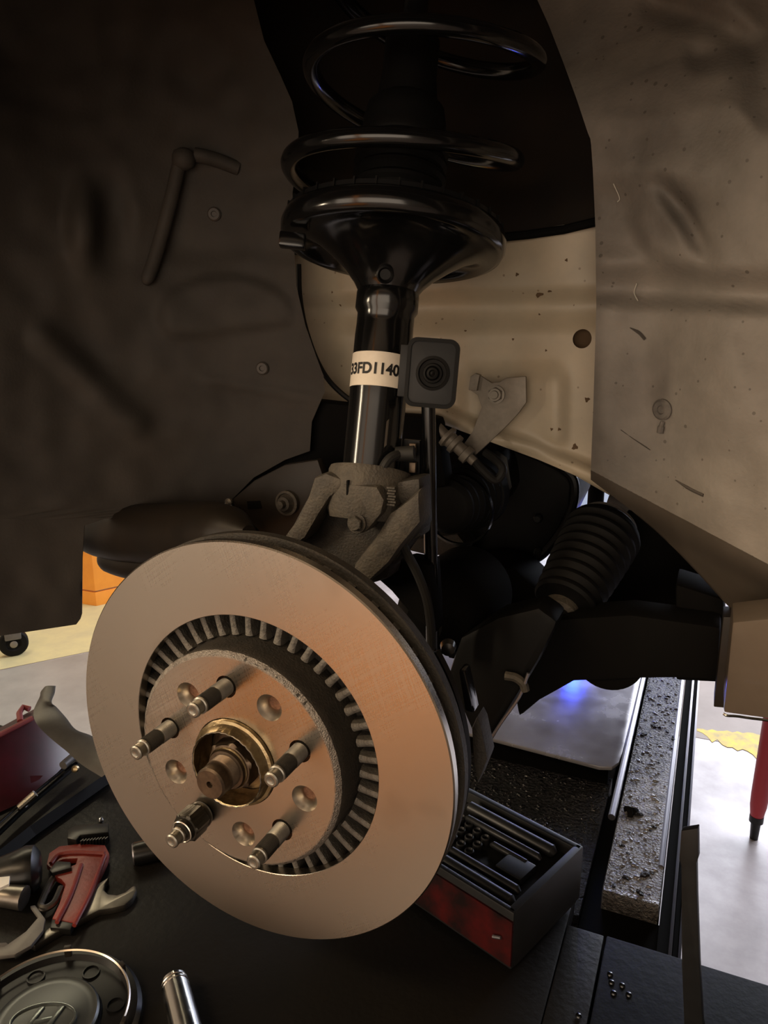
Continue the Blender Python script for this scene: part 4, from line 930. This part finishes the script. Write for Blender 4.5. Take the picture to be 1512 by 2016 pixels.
cup = MB().lathe((0, 0, 0), (0, 0, 1), [(0, .0052), (.006, .005), (.007, .004), (.005, .003), (.005, 0)], 14).mesh('socket_cup', 'case_black')
for i in range(4):
    for j in range(3):
        copy_mesh(cup, 'socket_cup', cs, Matrix.Translation(CP(.085 + .013 * i, .046 + .014 * j + .003 * i, -.226) - ORG[cs]))
MB().tube([CP(.010, -.004, -.243), CP(.018, -.005, -.246)], .0016, 8).build('case_latch', 'rail_steel', cs)
# ================================================================== TOOLS ON THE DECK, lower left
ZD = DECK
wr = thing('pipe_wrench', 'red pipe wrench with black hook jaw lying on the deck', 'wrench', AZ(150, 1760, ZD))
def up(poly, z0, th): return slab_z(poly, ZD + z0, th)
hd = [(93, 1712), (98, 1690), (118, 1676), (160, 1671), (208, 1674), (216, 1690), (212, 1705), (196, 1740), (172, 1790), (148, 1828), (104, 1820), (118, 1790), (130, 1752), (122, 1742), (108, 1735), (112, 1728), (150, 1712), (154, 1700), (126, 1702), (112, 1708), (102, 1720)]
up(hd, 0.004, 0.007).build('handle_web', 'red_paint', wr, bevel=0.0012)
for a in (((160, 1702), (140, 1760), (112, 1816)), ((206, 1684), (176, 1762), (146, 1822)), ((100, 1700), (118, 1682), (160, 1678), (206, 1680))):
    MB().tube(curve_pts([AZ(x, y, ZD + .0125) for x, y in a], 5), 0.0022, 8).build('handle_flange', 'red_paint', wr)
up([(104, 1818), (148, 1826), (140, 1842), (100, 1838)], 0.003, 0.007).build('handle_end', 'dark_steel', wr, bevel=.001)
up([(134, 1668), (136, 1650), (150, 1642), (215, 1638), (216, 1656), (160, 1662), (152, 1672)], 0.004, 0.012).build('hook_jaw', 'dark_steel', wr, bevel=0.001)
tm = MB().box((0, 0, 0), (1, 0, 0), (0, 1, 0), (0, 0, 1), .0007, .0022, .004).mesh('jaw_tooth', 'dark_steel')
for k in range(9): copy_mesh(tm, 'jaw_tooth', wr, Matrix.Translation(AZ(162 + k * 6, 1660 - k * .6, ZD + .012) - ORG[wr]))
MB().tube(curve_pts([AZ(x, y, ZD + .008) for x, y in ((110, 1722), (98, 1740), (84, 1770), (80, 1784), (90, 1788), (106, 1778), (116, 1758), (120, 1748))], 4), 0.0035, 8).build('jaw_frame', 'wrench_steel', wr)
up([(112, 1704), (140, 1706), (142, 1718), (104, 1728), (98, 1722)], 0.009, 0.006).build('adjuster_nut', 'dark_steel', wr, bevel=.001)
ow = thing('open_end_wrench', 'worn steel open end wrench under the pipe wrench', 'wrench', AZ(200, 1800, ZD))
hp = [(170, 1770), (186, 1756), (206, 1744), (216, 1738), (208, 1752), (206, 1764), (214, 1772), (232, 1774), (248, 1768), (262, 1756), (268, 1755), (270, 1764), (262, 1780), (246, 1794), (222, 1800), (196, 1804), (168, 1818), (110, 1850), (70, 1875), (58, 1868), (110, 1830), (150, 1800)]
up(hp, 0.0, 0.0075).build('wrench_body', 'wrench_steel', ow, bevel=0.0016)
hm = thing('ball_pein_hammer', 'dark round hammer head at the left edge', 'hammer', AZ(40, 1750, ZD))
h0, h1 = AZ(-60, 1735, ZD + .024), AZ(60, 1712, ZD + .024)
MB().lathe(h0, h1 - h0, [(0, .012), (.02, .016), (.04, .021), ((h1 - h0).length - .004, .0245), ((h1 - h0).length + .004, .0235), ((h1 - h0).length + .009, .017), ((h1 - h0).length + .011, 0)], 32).build('hammer_head', 'dark_steel', hm)
hx = MB(); hx.prism([AZ(x, y, ZD + .046) for x, y in ((-30, 1735), (20, 1730), (18, 1745), (-10, 1758), (-30, 1760))], (0, 0, .003)); hx.build('white_mark', 'white_paint', hm)
MB().tube([AZ(-20, 1760, ZD + .02), AZ(48, 1768, ZD + .018)], [.010, .012], 12).build('hammer_neck', 'wrench_steel', hm)
gs = thing('bent_steel_strip', 'dull grey bent steel strip above the wheel cap', 'steel strip', AZ(40, 1870, ZD))
up([(-30, 1872), (10, 1870), (52, 1840), (76, 1812), (60, 1790), (70, 1788), (90, 1815), (86, 1838), (62, 1868), (30, 1886), (-30, 1892)], 0.009, 0.004).build('strip', 'grey_steel', gs, bevel=0.001)
up([(-30, 1875), (15, 1872), (30, 1886), (-30, 1894)], 0.0, 0.010).build('strip_foot', 'grey_steel', gs, bevel=.001)
# chrome deep socket
so = thing('deep_socket', 'chrome deep socket lying at the bottom edge', 'socket', AZ(350, 2000, ZD))
q0, q1 = AZ(342, 1930, ZD + .0125), AZ(376, 2060, ZD + .0125); ax = (q1 - q0).normalized(); L = (q1 - q0).length
MB().lathe(q0, ax, [(0.004, .0), (0.002, .006), (0, .0075), (0, .0105), (.0012, .0115), (.0075, .0118), (.0082, .0112), (.0095, .0112), (.0102, .0120), (L, .0125), (L + .001, .011), (L + .001, 0)], 40, caps=False).build('socket_body', 'chrome', so, smooth=30)
MB().lathe(q0, ax, [(.0040, .0119), (.0048, .0122), (.0056, .0119)], 40, caps=False).build('knurl_ring', 'steel_bright', so)
sk = thing('impact_socket', 'black impact socket half hidden behind the rotor', 'socket', AZ(290, 1680, ZD))
q0, q1 = AZ(262, 1682, ZD + .0125), AZ(340, 1664, ZD + .0125); ax = (q1 - q0).normalized(); L = (q1 - q0).length
MB().lathe(q0, ax, [(.006, 0), (.002, .008), (0, .0095), (.0004, .0115), (.003, .0122), (L, .0122), (L, 0)], 36, caps=False).build('socket_body', 'dark_steel', sk, smooth=30)
MB().lathe(q0, ax, [(-.0003, .0100), (-.0008, .0108), (.0006, .0117), (.001, .0108)], 36, closed=True).build('worn_rim', 'rail_steel', sk)
# wheel centre cap lying face up with its wire ring
cc = V((-0.1815, -0.054, ZD)); cap = thing('wheel_center_cap', 'black wheel center cap with wire ring and oval emblem', 'center cap', cc)
MB().lathe(cc, (0, 0, 1), [(0.001, .078), (.006, .0775), (.010, .074), (.010, .069), (.006, .066), (.005, .045), (.009, .0435), (.0, .043), (.0, .078)], 96, closed=False, caps=False).build('cap_body', 'cap_black', cap)
MB().lathe(cc + V((0, 0, .016)), (0, 0, 1), [(-.0011, .0676), (0, .0687), (.0011, .0676), (0, .0665)], 128, closed=True).build('wire_ring', 'wire_steel', cap)
for k in range(7):
    a = math.radians(18 + k * 360 / 7); rd = V((math.cos(a), math.sin(a), 0))
    MB().box(cc + rd * .0695 + V((0, 0, .0125)), rd, (-rd.y, rd.x, 0), (0, 0, 1), .0018, .0032, .0065).build('ring_clip', 'brown_plastic', cap, bevel=.0008)
    a2 = a + math.radians(25); rd = V((math.cos(a2), math.sin(a2), 0))
    MB().lathe(cc + rd * .0555 + V((0, 0, .0052)), (0, 0, 1), [(0, .0078), (.002, .0078), (.002, .0066), (0, .0066)], 24, closed=True).build('stud_ring', 'cap_black', cap)
MB().lathe(cc, (0, 0, 1), [(.004, .0435), (.011, .0430), (.0128, .0412), (.0120, .0392), (.0126, .034), (.0140, .02), (.0145, 0)], 96, caps=False).build('dome', 'cap_grey', cap)
dome = cap.children[-1]
ed = (AZ(150, 1985, ZD) - AZ(40, 1990, ZD)).normalized(); en = V((-ed.y, ed.x, 0))
def em(u, v_, z): return cc + V((0.002, -0.004, 0)) + ed * u + en * v_ + V((0, 0, z))
def oval(a_, b_, n=48): return [(a_ * math.cos(2 * PI * i / n), b_ * math.sin(2 * PI * i / n)) for i in range(n)]
mb = MB(); A_, B_ = oval(.0275, .0175), oval(.0250, .0150); vs_ = []
for pts_, z in ((A_, .013), (A_, .0163), (B_, .0163), (B_, .013)): vs_ += [em(u, v_, z) for u, v_ in pts_]
n = 48; mb.add(vs_, [(k * n + j, k * n + (j + 1) % n, ((k + 1) % 4) * n + (j + 1) % n, ((k + 1) % 4) * n + j) for k in range(4) for j in range(n)]); mb.build('emblem_ring', 'emblem', cap, bevel=.0006)
mb = MB(); mb.prism([em(u, v_, .0142) for u, v_ in oval(.0252, .0152)], (0, 0, .0006)); mb.build('emblem_field', 'cap_grey', cap)
for sgn in (-1, 1):
    bar = [(-.0035, -.0125), (.0025, -.0125), (.006, 0), (.0105, .0125), (.0045, .0125), (.0005, 0)]
    mb = MB(); mb.prism([em(sgn * .0085 + u * 0.8 - 0.0025, v_, .0146) for u, v_ in bar], (0, 0, .0016)); mb.build('emblem_stroke', 'emblem', cap, bevel=.0005)
mb = MB(); mb.prism([em(u, v_, .0146) for u, v_ in ((-.008, -.0035), (0, -.0022), (.010, .0005), (.009, .0035), (0, .0024), (-.008, -.0002))], (0, 0, .0014)); mb.build('emblem_stroke', 'emblem', cap, bevel=.0004)
# red metal box, grey strap, black lever at the left edge
rb = thing('red_tool_box', 'dark red metal tool box at the left edge', 'tool box', AZ(20, 1570, ZD))
def LP(x, y, z): return AZ(x, y, ZD + z)
fp = [LP(-90, 1500, .06), LP(62, 1416, .06), LP(142, 1492, .004), LP(66, 1570, .003), LP(-90, 1640, .003)]
MB().prism(fp, V((-.02, .03, -.0))).build('box_side', 'red_dark', rb, bevel=.001)
MB().tube([LP(-90, 1492, .062), LP(63, 1414, .062)], .0035, 8).build('box_rim', 'red_edge', rb)
MB().tube([LP(40, 1420, .062), LP(38, 1404, .066), LP(46, 1392, .068), LP(58, 1396, .066)], .004, 8).build('rim_hook', 'red_edge', rb)
sp_ = thing('steel_strap', 'curled grey steel strap resting on the red tool box', 'strap', LP(120, 1450, 0.0))
path = [((88, 1352, .085), (108, 1350, .085)), ((80, 1362, .082), (106, 1364, .082)), ((78, 1372, .08), (100, 1382, .08)), ((66, 1400, .074), (110, 1392, .074)), ((72, 1425, .068), (128, 1412, .068)), ((98, 1452, .055), (148, 1436, .058)), ((132, 1480, .042), (182, 1450, .048)), ((160, 1505, .030), (215, 1480, .036)), ((200, 1530, .02), (240, 1510, .03))]
ra = curve_pts([LP(*a[0]) for a in path], 5); rbp = curve_pts([LP(*a[1]) for a in path], 5)
sheet([[a + (b - a) * t / 6 + V((-.3, -.5, .4)) * .004 * math.sin(PI * t / 6) for t in range(7)] for a, b in zip(ra, rbp)], .0015, V((.2, .7, -.5)).normalized()).build('strap_band', 'grey_steel', sp_, smooth=60)
lv = thing('jack_lever', 'black steel lever with cross head beside the red box', 'lever', LP(60, 1600, 0))
MB().tube([LP(-80, 1712, .012), LP(40, 1598, .014), LP(150, 1505, .016)], .0042, 10).build('lever_rod', 'black_gloss', lv)
MB().tube([LP(-80, 1690, .018), LP(30, 1592, .018), LP(140, 1502, .018)], .0016, 8).build('lever_edge', 'dark_steel', lv)
MB().tube([LP(124, 1507, .026), LP(158, 1478, .026)], .0055, 14).build('cross_head', 'grey_steel', lv)
MB().lathe(LP(150, 1513, .022), (0.2, -1, .4), [(0, .0045), (.004, .0045), (.005, .002), (.005, 0)], 14).build('head_bolt', 'gold_zinc', lv)
MB().tube([LP(38, 1590, .018), LP(70, 1562, .03)], .0045, 10).build('side_pin', 'steel_bright', lv)
bb = MB().tube([LP(-90, 1760, .006), LP(60, 1640, .006), LP(210, 1535, .006)], .009, 4).build('flat_bar', 'black_satin', None, smooth=0); tag(bb, 'flat black steel bar lying along the deck at left', 'bar')
for k, (x, y) in enumerate(((199, 1617), (360, 1600))):
    if k == 0:
        wb = MB().lathe(AZ(x, y, ZD), (0, 0, 1), [(0, .0022), (.002, .003), (.0045, .002), (.005, 0)], 14).build('small_nut', 'chrome', None); tag(wb, 'tiny bright metal bead on the black deck', 'bead')
# ================================================================== BACKGROUND THINGS
oc = thing('orange_cabinet', 'orange steel cabinet standing on the far floor', 'cabinet', AZ(190, 1192, FLOOR))
f0, f1, f2 = AZ(60, 1172, FLOOR), AZ(190, 1194, FLOOR), AZ(420, 1140, FLOOR)
def wallseg(a, b, z0, z1, th):
    n = (b - a).cross(V((0, 0, 1))).normalized(); 
    if n.dot(CAM - a) < 0: n = -n
    return MB().prism([a + V((0, 0, z0)), b + V((0, 0, z0)), b + V((0, 0, z1)), a + V((0, 0, z1))], -n * th)
wallseg(f0, f1, 0.075, 1.05, .02).build('front_door', 'orange_paint', oc, bevel=.004)
wallseg(f1, f2, 0.075, 1.05, .02).build('side_panel', 'orange_paint', oc, bevel=.004)
wallseg(f0, f1, 0.0, 0.068, .02).build('plinth', 'orange_paint', oc, bevel=.003)
wallseg(f1, f2, 0.0, 0.068, .02).build('plinth', 'orange_paint', oc, bevel=.003)
MB().prism([f0 + V((0, 0, 1.05)), f1 + V((0, 0, 1.05)), f2 + V((0, 0, 1.05)), f0 + f2 - f1 + V((0, 0, 1.05))], (0, 0, .02)).build('top', 'orange_paint', oc)
ca = thing('caster_wheel', 'black caster wheel of a cart on the yellow floor', 'caster', AZ(28, 1292, FLOOR))
q = AZ(30, 1290, FLOOR) + V((0, 0, .055)); aw = V((0.75, -0.6, 0)).normalized()
MB().lathe(q - aw * .018, aw, [(0, .03), (.001, .048), (.006, .054), (.030, .054), (.035, .048), (.036, .03), (.030, .022), (.030, 0)], 32).build('tyre', 'black_rubber', ca)
MB().box(q + V((0, 0, .05)) + aw * .0, aw, V((-aw.y, aw.x, 0)), (0, 0, 1), .026, .03, .032).build('fork', 'grey_steel', ca, bevel=.006)
MB().lathe(q + aw * .02, aw, [(0, .014), (.004, .014), (.006, .009), (.006, 0)], 16).build('axle_cap', 'bolt_grey', ca)
rp = thing('jack_stand_pole', 'red stand pole with a dark tapered foot at right', 'stand', AZ(1484, 1685, FLOOR))
pb = AZ(1484, 1650, FLOOR); 
def rz(y): 
    d = ray(1490, y); t = ((pb - CAM).dot(c_head)) / d.dot(c_head); return CAM.z + d.z * t
z1 = rz(1605); 
MB().lathe(V((pb.x, pb.y, z1)), (0.02, 0, 1), [(0, .016), (.03, .020), (.06, .021), (0.9, .022)], 20).build('pole', 'red_post', rp)
MB().lathe(V((pb.x, pb.y, FLOOR)), (0, 0, 1), [(0, .010), (z1 - FLOOR - .02, .012), (z1 - FLOOR - .018, .017), (z1 - FLOOR, .017)], 16).build('foot', 'dark_steel', rp)
# assumed orange drive-on ramp and column behind the camera, mirrored in rotor and strut
mb = MB(); mb.prism([(-1.05, -1.25, FLOOR), (-1.05, -1.25, FLOOR + .22), (-1.05, -3.3, FLOOR + .03), (-1.05, -3.3, FLOOR)], (.75, 0, 0))
oc2 = MB().aabb(-1.06, -0.80, -3.5, -3.3, FLOOR, 2.55).build('assumed_lift_column', 'orange_paint', None, bevel=.012); tag(oc2, 'assumed tall orange lift column behind the viewpoint', 'lift column')
op = mb.build('assumed_ramp', 'orange_paint', None, bevel=.008); tag(op, 'assumed orange drive-on ramp on the floor behind the viewpoint', 'ramp')
# assumed tube fixtures, unseen under the ceiling
for nm, loc, hx_, hy_, lb in (('assumed_ceiling_light', (-1.1, -2.3, 2.5), 1.25, .18, 'assumed long warm ceiling tube fixture on the near side'), ('assumed_ceiling_light', (-2.6, 1.6, 2.5), .18, 1.25, 'assumed long warm ceiling tube fixture at the left side'), ('assumed_ceiling_light', (1.3, 2.8, 2.5), 1.25, .28, 'assumed long cool ceiling tube fixture beyond the car')):
    t = MB().aabb(loc[0] - hx_, loc[0] + hx_, loc[1] - hy_, loc[1] + hy_, 2.47, 2.6).build(nm, 'white_paint', None, bevel=.01); tag(t, lb, 'ceiling light', 'assumed ceiling tube fixtures')

# unseen engine block added to block light, assumed standing work light and blue lamp
eb = MB().aabb(-0.8, 0.7, 0.78, 1.5, 0.20, 0.80).build('engine_light_block', 'black_dull', None, bevel=.03); tag(eb, 'unseen dark engine block added to block light in the bay', 'engine')
wl = thing('assumed_work_light', 'assumed upright tube work light on a stand at the left', 'work light', (-1.5, -1.15, FLOOR))  # unseen work light, assumed from the light on strut and liner
dv = V((1.51, 1.32, 0)).normalized()
MB().box(V((-1.46, -1.12, 0.30)) - dv * .03, dv, V((-dv.y, dv.x, 0)), (0, 0, 1), .02, .06, .63).build('lamp_housing', 'white_paint', wl, bevel=.006)
MB().tube([V((-1.5, -1.155, FLOOR)), V((-1.5, -1.155, -0.3))], .015, 12).build('stand_pole', 'black_satin', wl)
for k in range(3):
    a = k * 2.1; MB().tube([V((-1.5, -1.155, FLOOR + .12)), V((-1.5 + .3 * math.cos(a), -1.155 + .3 * math.sin(a), FLOOR + .012))], .01, 8).build('stand_leg', 'black_satin', wl)
mat('blue_glow', (0.02, 0.05, 0.8), 0.4, emit=(0.02, 0.06, 1.0), estr=55)
bl = thing('assumed_blue_lamp', 'assumed small blue lamp, unseen, hanging under the car', 'lamp', (0.085, 1.10, -0.112))  # unseen lamp assumed here, added for the blue reflection on the tray plate
MB().lathe((0.085, 1.10, -0.112), (0, 0, 1), [(0, .0), (.004, .014), (.056, .016), (.06, .010)], 20).build('bulb', 'blue_glow', bl)
MB().lathe((0.085, 1.10, -0.052), (0, 0, 1), [(0, .016), (.03, .016), (.22, .004)], 16).build('lamp_socket', 'black_dull', bl)
